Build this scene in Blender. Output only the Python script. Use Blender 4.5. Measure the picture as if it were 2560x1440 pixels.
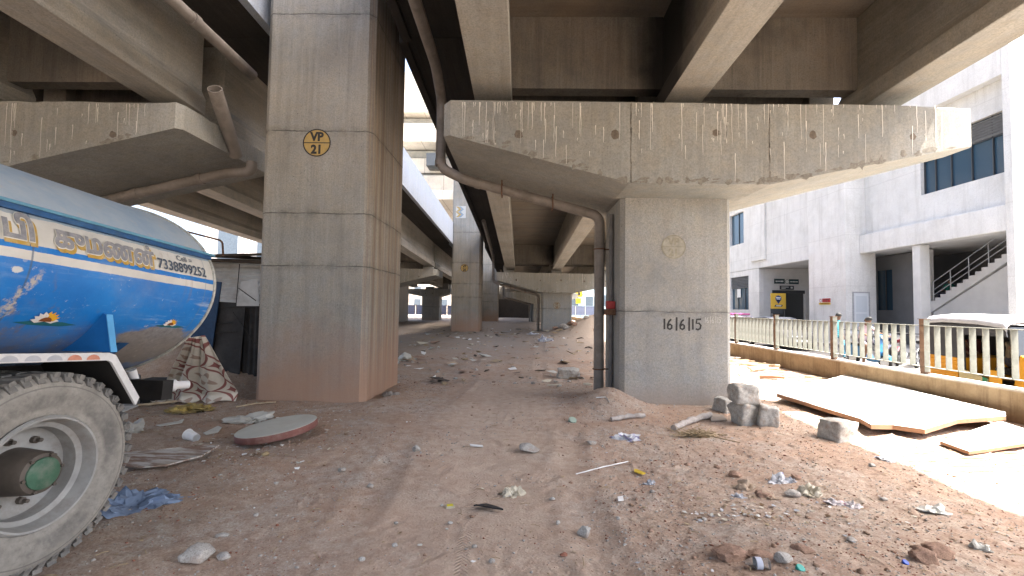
import bpy, bmesh, math, random
import numpy as np
from mathutils import Vector, Matrix, noise as mnoise

SC = bpy.context.scene
COL = SC.collection
for _o in list(bpy.data.objects):
    bpy.data.objects.remove(_o)

# ------------------------------------------------------------------ camera
FPX = 1150.0                      # focal length in pixels of the 2560 px wide frame
EYE = 1.5
def _n(v): return v.normalized()
_Yd = _n(Vector((20.0, 49.0, FPX)))          # street direction seen from the camera
_Xd = Vector((1.0, 0.0145, 0.0)); _Xd = _n(_Xd - _Xd.dot(_Yd) * _Yd)
_Zd = _Xd.cross(_Yd)
def _w(d): return Vector((d.dot(_Xd), d.dot(_Yd), d.dot(_Zd)))
cam_data = bpy.data.cameras.new('camera')
cam = bpy.data.objects.new('camera', cam_data)
COL.objects.link(cam)
cam_data.sensor_width = 36.0
cam_data.lens = 36.0 * FPX / 2560.0
cam_data.clip_start = 0.02
cam_data.clip_end = 6000
_r, _u, _f = _w(Vector((1, 0, 0))), _w(Vector((0, -1, 0))), _w(Vector((0, 0, 1)))
cam.matrix_world = Matrix(((_r.x, _u.x, -_f.x, 0), (_r.y, _u.y, -_f.y, 0), (_r.z, _u.z, -_f.z, EYE), (0, 0, 0, 1)))
SC.camera = cam

# ------------------------------------------------------------------ sky, sun, exposure
SUN_TO = Vector((0.45, -0.13, 1.0)).normalized()       # towards the sun
wld = bpy.data.worlds.new('World'); SC.world = wld
wld.use_nodes = True
_nt = wld.node_tree
_bg = _nt.nodes['Background']
_sky = _nt.nodes.new('ShaderNodeTexSky'); _sky.sky_type = 'NISHITA'; _sky.sun_disc = False
_sky.sun_elevation = math.asin(SUN_TO.z)
_sky.sun_rotation = math.atan2(SUN_TO.x, SUN_TO.y)
_sky.dust_density = 6.0; _sky.air_density = 0.75; _sky.ozone_density = 0.2
_nt.links.new(_sky.outputs[0], _bg.inputs[0]); _bg.inputs[1].default_value = 0.15
sun_d = bpy.data.lights.new('sun', 'SUN'); sun_d.energy = 4.0; sun_d.angle = math.radians(0.6); sun_d.color = (1.0, 0.965, 0.91)
sun = bpy.data.objects.new('sun', sun_d); COL.objects.link(sun)
sun.rotation_euler = SUN_TO.to_track_quat('Z', 'Y').to_euler()
SC.view_settings.view_transform = 'Standard'; SC.view_settings.look = 'None'
SC.view_settings.exposure = 2.75; SC.view_settings.gamma = 1.0; SC.view_settings.use_curve_mapping = False
SC.cycles.max_bounces = 10; SC.cycles.diffuse_bounces = 4; SC.cycles.glossy_bounces = 3
SC.cycles.transparent_max_bounces = 8; SC.cycles.transmission_bounces = 4
SC.cycles.caustics_reflective = False; SC.cycles.caustics_refractive = False
SC.cycles.use_denoising = True
SC.cycles.sample_clamp_indirect = 10
try: SC.cycles.denoiser = 'OPENIMAGEDENOISE'
except Exception: pass

# ------------------------------------------------------------------ measuring the photograph
def ray(u, v):
    return _w(Vector(((u - 1280) / FPX, (v - 720) / FPX, 1.0)))
def at_y(u, v, y):
    d = ray(u, v); return Vector((0, 0, EYE)) + d * (y / d.y)
def at_x(u, v, x):
    d = ray(u, v); return Vector((0, 0, EYE)) + d * (x / d.x)
def at_z(u, v, z):
    d = ray(u, v); return Vector((0, 0, EYE)) + d * ((z - EYE) / d.z)

# ------------------------------------------------------------------ noise for the terrain (numpy perlin)
_rng = np.random.RandomState(7)
_perm = _rng.permutation(256); _perm = np.concatenate([_perm, _perm])
_ga = _rng.rand(256) * 2 * np.pi
_gx, _gy = np.cos(_ga), np.sin(_ga)
def perlin(x, y):
    xi = np.floor(x).astype(int); yi = np.floor(y).astype(int)
    xf = x - xi; yf = y - yi
    xi &= 255; yi &= 255
    def g(ix, iy, fx, fy):
        k = _perm[_perm[ix & 255] + (iy & 255)]
        return _gx[k] * fx + _gy[k] * fy
    sx = xf * xf * xf * (xf * (xf * 6 - 15) + 10); sy = yf * yf * yf * (yf * (yf * 6 - 15) + 10)
    a = g(xi, yi, xf, yf); b = g(xi + 1, yi, xf - 1, yf)
    c = g(xi, yi + 1, xf, yf - 1); d = g(xi + 1, yi + 1, xf - 1, yf - 1)
    return (a + (b - a) * sx) * (1 - sy) + (c + (d - c) * sx) * sy
def bump_at(x, y, cx, cy, rx, ry, h):
    return h * np.exp(-((x - cx) / rx) ** 2 - ((y - cy) / ry) ** 2)
def height(x, y):
    x = np.asarray(x, float); y = np.asarray(y, float)
    rough = 0.55 + 0.45 * np.clip(perlin(x * 0.55 + 3.1, y * 0.55) * 2.2 + 0.3, 0, 1)
    rightside = 1 / (1 + np.exp(-(x - 0.8) * 2.2))
    fade = np.clip((14 - y) / 8, 0.25, 1)
    h = perlin(x * 0.35, y * 0.35) * 0.07 + perlin(x * 0.9 + 9, y * 0.9) * 0.030
    h = h + perlin(x * 2.3, y * 2.3 + 5) * 0.020 * rough
    h = h + (perlin(x * 6.1, y * 6.1) * 0.011 + perlin(x * 14.7, y * 14.7) * 0.006 + perlin(x * 37, y * 37) * 0.0032) * rough * fade * (0.55 + 0.75 * rightside)
    cl = perlin(x * 9.3 + 40, y * 9.3 + 11)
    h = h + np.clip(cl - 0.26, 0, 1) * 0.05 * rightside * fade
    for x0, ph in ((-1.15, 0.3), (.62, 1.9)):      # shallow ruts of the lane
        cx = x0 + .10 * np.sin(y * .8 + ph); d = (x - cx) / .13; m = np.clip(perlin(x * .2 + ph, y * .55 + ph) * 2.4 + .55, 0, 1)
        h = h - .020 * np.exp(-d * d) * m + .009 * np.exp(-((np.abs(d) - 1.5) / .5) ** 2) * m
    # mounds, soil against the piers, wheel hollow
    h = h + bump_at(x, y, 1.55, 2.45, 0.9, 0.45, 0.10) + bump_at(x, y, 2.3, 3.1, 1.0, 0.35, 0.05)
    h = h + bump_at(x, y, 1.38, 7.2, 0.42, 0.5, 0.26) + bump_at(x, y, 2.4, 7.1, 1.2, 0.35, 0.06)
    h = h + bump_at(x, y, -3.2, 6.8, 1.6, 0.4, 0.05) + bump_at(x, y, -2.0, 7.6, 0.35, 1.0, 0.07)
    h = h + bump_at(x, y, -2.65, 4.2, 0.45, 0.3, 0.06) - bump_at(x, y, -0.4, 5.5, 0.7, 4.0, 0.03)
    h = h + bump_at(x, y, 5.2, 27.6, 2.4, 2.6, 1.25) + bump_at(x, y, 3.4, 25.6, 1.2, 1.6, 0.35)
    h = h + bump_at(x, y, -6.6, 8.9, 1.6, 0.9, 0.75)
    h = h + bump_at(x, y, -5.5, 21.0, 2.6, 2.0, 0.22)
    return h
def hz(x, y): return float(height(np.array([x]), np.array([y]))[0])
def spot(u, v, lift=0.0):
    """the ground point that is seen at a place of the photograph"""
    z = 0.0
    for _ in range(8):
        p = at_z(u, v, z); z = 0.5 * z + 0.5 * hz(p.x, p.y)
    p = at_z(u, v, z); return Vector((p.x, p.y, hz(p.x, p.y) + lift))

# ------------------------------------------------------------------ building helpers
class MB:
    """collects shapes, builds one mesh object"""
    def __init__(s): s.v = []; s.f = []; s.m = []
    def add(s, vs, fs, m=0):
        o = len(s.v); s.v += [tuple(v) for v in vs]
        for f in fs: s.f.append(tuple(i + o for i in f)); s.m.append(m)
    def box(s, a, b, m=0):
        x0, y0, z0 = (min(a[i], b[i]) for i in range(3)); x1, y1, z1 = (max(a[i], b[i]) for i in range(3))
        s.add([(x0, y0, z0), (x1, y0, z0), (x1, y1, z0), (x0, y1, z0), (x0, y0, z1), (x1, y0, z1), (x1, y1, z1), (x0, y1, z1)],
              [(0, 3, 2, 1), (4, 5, 6, 7), (0, 1, 5, 4), (1, 2, 6, 5), (2, 3, 7, 6), (3, 0, 4, 7)], m)
    def obox(s, c, size, rot, m=0):
        hx, hy, hzz = (q / 2 for q in size); R = rot if isinstance(rot, Matrix) else Matrix.Rotation(rot, 3, 'Z')
        vs = [Vector(c) + R @ Vector((sx * hx, sy * hy, sz * hzz)) for sz in (-1, 1) for sx, sy in ((-1, -1), (1, -1), (1, 1), (-1, 1))]
        s.add(vs, [(0, 3, 2, 1), (4, 5, 6, 7), (0, 1, 5, 4), (1, 2, 6, 5), (2, 3, 7, 6), (3, 0, 4, 7)], m)
    def prism(s, poly, d, m=0):
        """poly: 3-d points of one face, d: extrusion vector"""
        n = len(poly); d = Vector(d)
        vs = [Vector(p) for p in poly] + [Vector(p) + d for p in poly]
        s.add(vs, [tuple(range(n)), tuple(range(2 * n - 1, n - 1, -1))] + [(i, i + n, (i + 1) % n + n, (i + 1) % n) for i in range(n)], m)
    def quad(s, a, b, c, d, m=0): s.add([a, b, c, d], [(0, 1, 2, 3)], m)
    def tube(s, pts, r, n=10, m=0, cap=True):
        pts = [Vector(p) for p in pts]; k = len(pts); rs = r if isinstance(r, (list, tuple)) else [r] * k
        rings = []; prev = None
        for i, p in enumerate(pts):
            t = (pts[min(i + 1, k - 1)] - pts[max(i - 1, 0)]).normalized()
            a = prev if prev is not None else (Vector((0, 0, 1)) if abs(t.z) < 0.9 else Vector((1, 0, 0)))
            a = (a - a.dot(t) * t).normalized(); prev = a; b = t.cross(a)
            rings.append([p + (a * math.cos(2 * math.pi * j / n) + b * math.sin(2 * math.pi * j / n)) * rs[i] for j in range(n)])
        vs = [q for rg in rings for q in rg]
        fs = [(i * n + j, i * n + (j + 1) % n, (i + 1) * n + (j + 1) % n, (i + 1) * n + j) for i in range(k - 1) for j in range(n)]
        if cap: fs += [tuple(range(n - 1, -1, -1)), tuple(range((k - 1) * n, k * n))]
        s.add(vs, fs, m)
    def lathe(s, prof, c, axis='Z', n=32, m=0, closed=False, caps=(1, 1)):
        """prof: (radius, along) pairs turned round an axis through c"""
        vs = []; k = len(prof)
        for r, a in prof:
            for j in range(n):
                t = 2 * math.pi * j / n; p, q = r * math.cos(t), r * math.sin(t)
                vs.append({'Z': (c[0] + p, c[1] + q, c[2] + a), 'X': (c[0] + a, c[1] + p, c[2] + q), 'Y': (c[0] + q, c[1] + a, c[2] + p)}[axis])
        fs = [(i * n + j, i * n + (j + 1) % n, (i + 1) * n + (j + 1) % n, (i + 1) * n + j) for i in range(k - 1) for j in range(n)]
        if closed: fs += [((k - 1) * n + j, (k - 1) * n + (j + 1) % n, (j + 1) % n, j) for j in range(n)]
        else:
            if prof[0][0] > 1e-6 and caps[0]: fs.append(tuple(range(n - 1, -1, -1)))
            if prof[-1][0] > 1e-6 and caps[1]: fs.append(tuple(range((k - 1) * n, k * n)))
        s.add(vs, fs, m)
    def disc(s, c, ax, ay, r, n=24, m=0, jit=0, rnd=None, ry=None):
        vs = [Vector(c) + Vector(ax) * (r * (1 + (rnd.uniform(-jit, jit) if rnd else 0)) * math.cos(2 * math.pi * j / n)) + Vector(ay) * ((ry or r) * (1 + (rnd.uniform(-jit, jit) if rnd else 0)) * math.sin(2 * math.pi * j / n)) for j in range(n)]
        s.add(vs, [tuple(range(n))], m)
    def ring(s, c, ax, ay, r0, r1, n=32, m=0):
        vs = []
        for r in (r0, r1):
            vs += [Vector(c) + Vector(ax) * (r * math.cos(2 * math.pi * j / n)) + Vector(ay) * (r * math.sin(2 * math.pi * j / n)) for j in range(n)]
        s.add(vs, [(j, n + j, n + (j + 1) % n, (j + 1) % n) for j in range(n)], m)
    def stroke(s, pts, w, c, ax, ay, m=0):
        """a brush stroke in the plane (c, ax, ay)"""
        P = [Vector((p[0], p[1])) for p in pts]; c = Vector(c); ax = Vector(ax); ay = Vector(ay)
        L = []; Rr = []
        for i, p in enumerate(P):
            t = (P[min(i + 1, len(P) - 1)] - P[max(i - 1, 0)]); t = t.normalized() if t.length > 1e-9 else Vector((1, 0))
            nrm = Vector((-t.y, t.x)) * w / 2
            L.append(p + nrm); Rr.append(p - nrm)
        vs = [c + ax * q.x + ay * q.y for q in L] + [c + ax * q.x + ay * q.y for q in Rr]; k = len(P)
        s.add(vs, [(i, i + 1, k + i + 1, k + i) for i in range(k - 1)], m)
    def text(s, body, c, ax, ay, h, m=0, align='CENTER', bold=0.0, sx=1.0, brush=0.0):
        """lettering as flat faces; h = capital height"""
        cu = bpy.data.curves.new('lettering', 'FONT'); cu.body = body; cu.align_x = align; cu.size = h / 0.69; cu.offset = bold * h; cu.resolution_u = 3
        if brush: cu.resolution_u = 2; cu.fill_mode = 'NONE'; cu.bevel_depth = brush * h; cu.bevel_resolution = 0      # rounded brush strokes along the outlines
        o = bpy.data.objects.new('lettering', cu); COL.objects.link(o)
        dg = bpy.context.evaluated_depsgraph_get(); me = o.evaluated_get(dg).to_mesh()
        vs = [Vector(c) + Vector(ax) * (v.co.x * sx) + Vector(ay) * v.co.y + (Vector(ax).cross(Vector(ay)) * v.co.z * .06 if brush else Vector()) for v in me.vertices]; fs = [tuple(p.vertices) for p in me.polygons]
        o.evaluated_get(dg).to_mesh_clear(); bpy.data.objects.remove(o); bpy.data.curves.remove(cu)
        s.add(vs, fs, m)
    def build(s, name, mats, parent=None, origin=None, smooth=False, bevel=0, fix=True):
        me = bpy.data.meshes.new(name)
        o0 = Vector(origin) if origin is not None else (Vector(parent['_base']) if parent is not None and '_base' in parent else Vector((0, 0, 0)))
        me.from_pydata([(v[0] - o0.x, v[1] - o0.y, v[2] - o0.z) for v in s.v], [], s.f)
        for mt in (mats if isinstance(mats, (list, tuple)) else [mats]): me.materials.append(mt)
        if any(s.m): me.polygons.foreach_set('material_index', s.m)
        if fix:
            bm = bmesh.new(); bm.from_mesh(me); bmesh.ops.recalc_face_normals(bm, faces=bm.faces); bm.to_mesh(me); bm.free()
        if smooth:
            me.polygons.foreach_set('use_smooth', [True] * len(me.polygons))
            if smooth != True: me.set_sharp_from_angle(angle=math.radians(smooth))
        me.update()
        ob = bpy.data.objects.new(name, me); COL.objects.link(ob)
        if parent is not None: ob.parent = parent
        elif origin is not None: ob.location = o0
        if bevel:
            md = ob.modifiers.new('edges', 'BEVEL'); md.width = bevel; md.segments = 2; md.limit_method = 'ANGLE'; md.angle_limit = math.radians(35)
        return ob
def bm_cut(me, cuts):
    """trim a closed mesh with planes (point, outward normal)"""
    bm = bmesh.new(); bm.from_mesh(me)
    for p, n in cuts:
        geo = bm.verts[:] + bm.edges[:] + bm.faces[:]
        bmesh.ops.bisect_plane(bm, geom=geo, plane_co=p, plane_no=n, clear_outer=True)
        bmesh.ops.holes_fill(bm, edges=[e for e in bm.edges if e.is_boundary])
    bmesh.ops.recalc_face_normals(bm, faces=bm.faces); bm.to_mesh(me); bm.free()
def tag(o, label=None, cat=None, group=None, kind=None):
    if label: o['label'] = label
    if cat: o['category'] = cat
    if group: o['group'] = group
    if kind: o['kind'] = kind
    return o
def thing(name, loc, label, cat, group=None):
    o = bpy.data.objects.new(name, None); COL.objects.link(o); o.location = loc; o.empty_display_size = 0.1
    o['_base'] = tuple(loc); return tag(o, label, cat, group)
def tree_copy(o, parent=None):
    c = o.copy(); COL.objects.link(c)
    if parent is not None: c.parent = parent
    for ch in o.children: tree_copy(ch, c)
    return c

# ------------------------------------------------------------------ materials
class G:
    def __init__(s, name):
        s.mat = bpy.data.materials.new(name); s.mat.use_nodes = True; s.t = s.mat.node_tree; s.t.nodes.clear()
        s.out = s.n('ShaderNodeOutputMaterial'); s.p = s.n('ShaderNodeBsdfPrincipled'); s.t.links.new(s.p.outputs[0], s.out.inputs[0])
        s.tc = s.n('ShaderNodeTexCoord'); s.co = s.tc.outputs['Object']
    def n(s, k): return s.t.nodes.new(k)
    def set(s, sock, v):
        if hasattr(v, 'is_output') or isinstance(v, bpy.types.NodeSocket): s.t.links.new(v, sock)
        else:
            if isinstance(v, (tuple, list)) and len(v) == 3 and sock.type == 'RGBA': v = (*v, 1)
            sock.default_value = v
    def map(s, scale=(1, 1, 1), loc=(0, 0, 0), vec=None, rot=(0, 0, 0)):
        m = s.n('ShaderNodeMapping'); s.set(m.inputs[0], vec or s.co); m.inputs[3].default_value = scale; m.inputs[1].default_value = loc; m.inputs[2].default_value = rot; return m.outputs[0]
    def noise(s, scale, detail=4, rough=0.55, vec=None, dist=0.0):
        m = s.n('ShaderNodeTexNoise'); s.set(m.inputs['Vector'], vec or s.co); m.inputs['Scale'].default_value = scale; m.inputs['Detail'].default_value = detail; m.inputs['Roughness'].default_value = rough; m.inputs['Distortion'].default_value = dist; return m.outputs['Fac']
    def voro(s, scale, feat='F1', vec=None, out='Distance', rand=1.0):
        m = s.n('ShaderNodeTexVoronoi'); m.feature = feat; s.set(m.inputs['Vector'], vec or s.co); m.inputs['Scale'].default_value = scale; m.inputs['Randomness'].default_value = rand; return m.outputs[out]
    def ramp(s, fac, a, b, lo=0.0, hi=1.0):
        m = s.n('ShaderNodeMapRange'); m.clamp = True; s.set(m.inputs[0], fac); m.inputs[1].default_value = a; m.inputs[2].default_value = b; m.inputs[3].default_value = lo; m.inputs[4].default_value = hi; return m.outputs[0]
    def math(s, op, a, b=0.0, c=0.0):
        m = s.n('ShaderNodeMath'); m.operation = op; s.set(m.inputs[0], a); s.set(m.inputs[1], b); s.set(m.inputs[2], c); return m.outputs[0]
    def mix(s, fac, a, b, mode='MIX'):
        m = s.n('ShaderNodeMix'); m.data_type = 'RGBA'; m.blend_type = mode; s.set(m.inputs[0], fac); s.set(m.inputs[6], a); s.set(m.inputs[7], b); return m.outputs[2]
    def xyz(s, vec=None):
        m = s.n('ShaderNodeSeparateXYZ'); s.set(m.inputs[0], vec or s.co); return m.outputs
    def bump(s, h, strength=0.3, dist=0.01):
        m = s.n('ShaderNodeBump'); m.inputs['Strength'].default_value = strength; m.inputs['Distance'].default_value = dist; s.set(m.inputs['Height'], h); s.t.links.new(m.outputs[0], s.p.inputs['Normal']); return m
    def fin(s, col, rough=0.8, spec=0.3, metal=0.0, **kw):
        s.set(s.p.inputs['Base Color'], col); s.set(s.p.inputs['Roughness'], rough); s.p.inputs['Specular IOR Level'].default_value = spec; s.p.inputs['Metallic'].default_value = metal
        for k, v in kw.items(): s.set(s.p.inputs[k.replace('_', ' ')], v)
        return s.mat
def plain(name, col, rough=0.7, spec=0.35, metal=0.0, var=0.18, scale=9.0, dirt=None, **kw):
    """a paint or bare surface with uneven tone and a little dirt"""
    g = G(name); n = g.noise(scale, 6, 0.6)
    c = g.mix(g.ramp(n, 0.3, 0.75), tuple(x * (1 - var) for x in col), tuple(min(1, x * (1 + var)) for x in col))
    if dirt: c = g.mix(g.ramp(g.noise(scale * 0.6, 8, 0.7), 0.5, 0.72, 0, 0.75), c, dirt)
    g.bump(g.noise(scale * 8, 4), 0.12, 0.004)
    return g.fin(c, rough, spec, metal, **kw)
def concrete(name, base=(.36, .33, .29), streak=0.35, pits=True, dust=None, joints=(), grain='Z', boards=0.0, warm=0.0, patch=0.22, topdark=None, soot=0.0, flecks=0.0, runs=0.0):
    g = G(name)
    oi = g.n('ShaderNodeObjectInfo'); ad = g.n('ShaderNodeVectorMath'); ad.operation = 'ADD'
    g.t.links.new(g.tc.outputs['Object'], ad.inputs[0])
    sc_ = g.n('ShaderNodeVectorMath'); sc_.operation = 'SCALE'; sc_.inputs[0].default_value = (31, 17, 0)
    g.t.links.new(oi.outputs['Random'], sc_.inputs['Scale']); g.t.links.new(sc_.outputs[0], ad.inputs[1]); vec = ad.outputs[0]
    big = g.noise(0.8, 7, 0.6, vec); mid = g.noise(4.5, 8, 0.65, vec); fine = g.noise(45, 8, 0.75, vec)
    dk = tuple(x * (1 - patch) for x in base); lt = tuple(min(1, x * (1 + patch)) for x in base)
    c = g.mix(g.ramp(big, 0.32, 0.68), dk, lt)
    c = g.mix(g.ramp(mid, 0.40, 0.62, 0, 0.6), c, tuple(a * b for a, b in zip(base, (1.18, 1.08, 0.94))))
    c = g.mix(g.ramp(fine, 0.42, 0.66, 0, 0.7), c, tuple(x * 0.55 for x in base)); c = g.mix(g.ramp(g.noise(17, 7, .75, vec), .56, .70, 0, .55), c, tuple(x * .5 for x in base)); c = g.mix(g.ramp(g.noise(23, 7, .75, g.map((1, 1, 1), (8, 2, 5), vec)), .60, .72, 0, .5), c, tuple(min(1, x * 1.5) for x in base))
    gm = {'Z': (7, 7, 0.30), 'Y': (7, 0.25, 7), 'X': (0.25, 7, 7)}[grain]
    st = g.noise(1.0, 6, 0.7, g.map(gm, vec=vec)); st2 = g.noise(3.1, 5, 0.7, g.map(gm, vec=vec))
    c = g.mix(g.ramp(st, 0.46, 0.72, 0, streak), c, tuple(x * 0.45 for x in base))
    c = g.mix(g.ramp(st2, 0.52, 0.8, 0, streak * 0.8), c, tuple(min(1, x * 1.45) for x in base))
    h = g.math('MULTIPLY', fine, 0.5)
    if warm: c = g.mix(g.ramp(g.noise(0.9, 5, 0.6, g.map((1, 1, 1), (5, 3, 1), vec)), 0.42, 0.62, 0, warm), c, (base[0] * 1.05, base[1] * 0.82, base[2] * 0.62))
    if boards:
        z = g.xyz()['XYZ'.index({'Z': 'X', 'Y': 'X', 'X': 'Y'}[grain])]
        w = g.math('FRACT', g.math('DIVIDE', z, boards)); ln = g.math('LESS_THAN', w, 0.05)
        c = g.mix(g.math('MULTIPLY', ln, 0.5), c, tuple(x * 0.35 for x in base)); h = g.math('SUBTRACT', h, g.math('MULTIPLY', ln, 0.4))
    if pits:
        pv = g.voro(9.0, vec=vec); pk = g.ramp(pv, 0.035, 0.075, 1, 0)
        pr = g.ramp(g.noise(2.2, 3, 0.5, vec), 0.46, 0.6); pk = g.math('MULTIPLY', pk, pr)
        pv2 = g.ramp(g.voro(24.0, vec=vec), 0.06, 0.13, 0.8, 0); pk = g.math('MAXIMUM', pk, g.math('MULTIPLY', pv2, pr))
        c = g.mix(pk, c, tuple(x * 0.22 for x in base)); h = g.math('SUBTRACT', h, pk)
    if runs:      # brown water runs on the faces that look to +x
        gm_ = g.n('ShaderNodeNewGeometry'); sp_ = g.n('ShaderNodeSeparateXYZ'); g.t.links.new(gm_.outputs['True Normal'], sp_.inputs[0]); fm = g.ramp(sp_.outputs[0], .4, .8)
        r1 = g.noise(1, 7, .75, g.map((11, 11, .16), vec=vec)); r2 = g.noise(1, 7, .75, g.map((17, 17, .3), (3, 1, 2), vec))
        c = g.mix(g.math('MULTIPLY', fm, g.ramp(r1, .40, .60, 0, runs)), c, (.15, .10, .065)); c = g.mix(g.math('MULTIPLY', fm, g.ramp(r2, .52, .64, 0, runs)), c, (.46, .37, .27))
    if flecks:
        fk = g.math('MULTIPLY', g.ramp(g.voro(13.0, vec=g.map((1, 1, 1.2), (3, 3, 3), vec)), .05, .09, 1, 0), g.ramp(g.noise(2.6, 4, .6), .50, .60))
        fk = g.math('MAXIMUM', fk, g.math('MULTIPLY', g.ramp(g.voro(33.0, vec=vec), .08, .14, 1, 0), g.ramp(g.noise(4.6, 4, .6), .52, .62)))
        c = g.mix(g.math('MULTIPLY', fk, flecks), c, (.62, .62, .60))
    zz = g.xyz()[2]
    for j in joints:
        wob = g.math('ADD', zz, g.math('MULTIPLY', g.math('SUBTRACT', g.noise(2.2, 6, .7), 0.5), 0.06))
        d = g.math('ABSOLUTE', g.math('SUBTRACT', wob, j))
        thin = g.ramp(d, 0.004, 0.012, 1, 0); halo = g.math('MULTIPLY', g.ramp(d, 0.0, 0.10, 0.45, 0), g.ramp(g.noise(6, 6, 0.7), 0.42, 0.62))
        c = g.mix(g.math('MAXIMUM', g.math('MULTIPLY', thin, g.ramp(g.noise(2.5, 3), 0.35, 0.5, 0.25, 0.85)), halo), c, tuple(x * 0.25 for x in base)); h = g.math('SUBTRACT', h, thin)
    if dust:
        z0, z1, dc = dust
        m = g.ramp(g.math('ADD', zz, g.math('MULTIPLY', g.math('SUBTRACT', g.noise(2.0, 6, 0.6), 0.5), (z1 - z0) * 1.1)), z0, z1, 0.8, 0)
        c = g.mix(m, c, dc)
    if soot:
        c = g.mix(g.ramp(g.noise(0.55, 4, 0.6, g.map((1, 1, 1), (2, 7, 4), vec)), 0.55, 0.75, 0, soot), c, (.03, .028, .026))
    g.bump(h, 0.55, 0.012)
    return g.fin(c, 0.92, 0.2)

DUST = (.30, .185, .125)
M = {}
M['col'] = concrete('column concrete', (.315, .315, .295), 0.45, runs=.7, dust=(0.2, 1.35, (.37, .225, .15)), joints=(2.09, 2.91, 4.2, 6.07), warm=0.1)
M['pier'] = concrete('pier concrete', (.32, .325, .312), 0.22, dust=(-0.05, 0.45, (.33, .27, .22)), joints=(1.465,), patch=0.2, flecks=.8)
M['cap'] = concrete('pier cap concrete', (.295, .302, .285), 0.35, warm=0.08)
M['girder'] = concrete('girder concrete', (.305, .298, .27), 0.45, grain='Y', warm=0.12, pits=True, patch=0.25, soot=0.35)
def end_shade(mat_name, x0, x1, y0=None):
    """paint near-black shade into the colour at one end of the middle girder bay"""
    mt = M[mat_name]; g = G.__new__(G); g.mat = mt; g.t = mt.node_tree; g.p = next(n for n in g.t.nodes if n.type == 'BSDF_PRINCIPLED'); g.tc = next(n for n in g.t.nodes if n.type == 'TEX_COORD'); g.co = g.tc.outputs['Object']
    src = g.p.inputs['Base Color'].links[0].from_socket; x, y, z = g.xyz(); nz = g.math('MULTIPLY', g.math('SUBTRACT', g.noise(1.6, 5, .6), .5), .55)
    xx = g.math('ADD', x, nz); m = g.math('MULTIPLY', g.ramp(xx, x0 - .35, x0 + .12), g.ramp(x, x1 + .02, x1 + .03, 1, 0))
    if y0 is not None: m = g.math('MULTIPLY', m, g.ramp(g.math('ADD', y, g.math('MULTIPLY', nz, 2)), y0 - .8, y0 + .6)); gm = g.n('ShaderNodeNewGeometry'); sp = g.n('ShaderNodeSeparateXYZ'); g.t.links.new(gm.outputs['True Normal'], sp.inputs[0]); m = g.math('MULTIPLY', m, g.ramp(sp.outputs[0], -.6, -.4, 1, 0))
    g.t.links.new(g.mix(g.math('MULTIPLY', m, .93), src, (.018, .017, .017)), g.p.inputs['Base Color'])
end_shade('girder', -.4, .3, 9.0)  # shade painted on the girder webs that face -x
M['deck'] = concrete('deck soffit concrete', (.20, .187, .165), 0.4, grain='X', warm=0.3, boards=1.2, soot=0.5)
M['fascia'] = concrete('deck edge concrete', (.055, .051, .047), 0.6, grain='Y', soot=0.7)  # near-black base puts the unlit look of the inner deck edges into colour
M['parapet'] = concrete('skylit parapet concrete', (.40, .455, .53), 0.25, pits=False, patch=0.08)  # pale blue base carries the sky light falling on the parapets
M['sign_white'] = plain('dull sign white', (.46, .47, .46), 0.7, var=0.08)
M['white'] = plain('white paint', (.74, .74, .72), 0.6, var=0.06)
M['drip'] = plain('lime streak', (.72, .70, .64), 0.9, var=0.1, scale=30)
M['spot'] = plain('damp form tie patch', (.15, .125, .10), 0.95, var=0.3, scale=25)
M['black'] = plain('black paint', (.028, .028, .026), 0.6, var=0.35, scale=30)
M['yellow'] = plain('ochre paint', (.42, .295, .10), 0.7, var=0.15, scale=20, dirt=(.30, .24, .14))
M['pipe'] = plain('grey plastic pipe', (.24, .215, .19), 0.55, var=0.2, scale=5, dirt=(.12, .10, .08))
M['darkpipe'] = plain('dusty dark pipe', (.15, .145, .14), 0.6, var=0.25, scale=5)
M['rust'] = plain('rusty steel', (.14, .075, .045), 0.85, var=0.4, scale=20)

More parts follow.
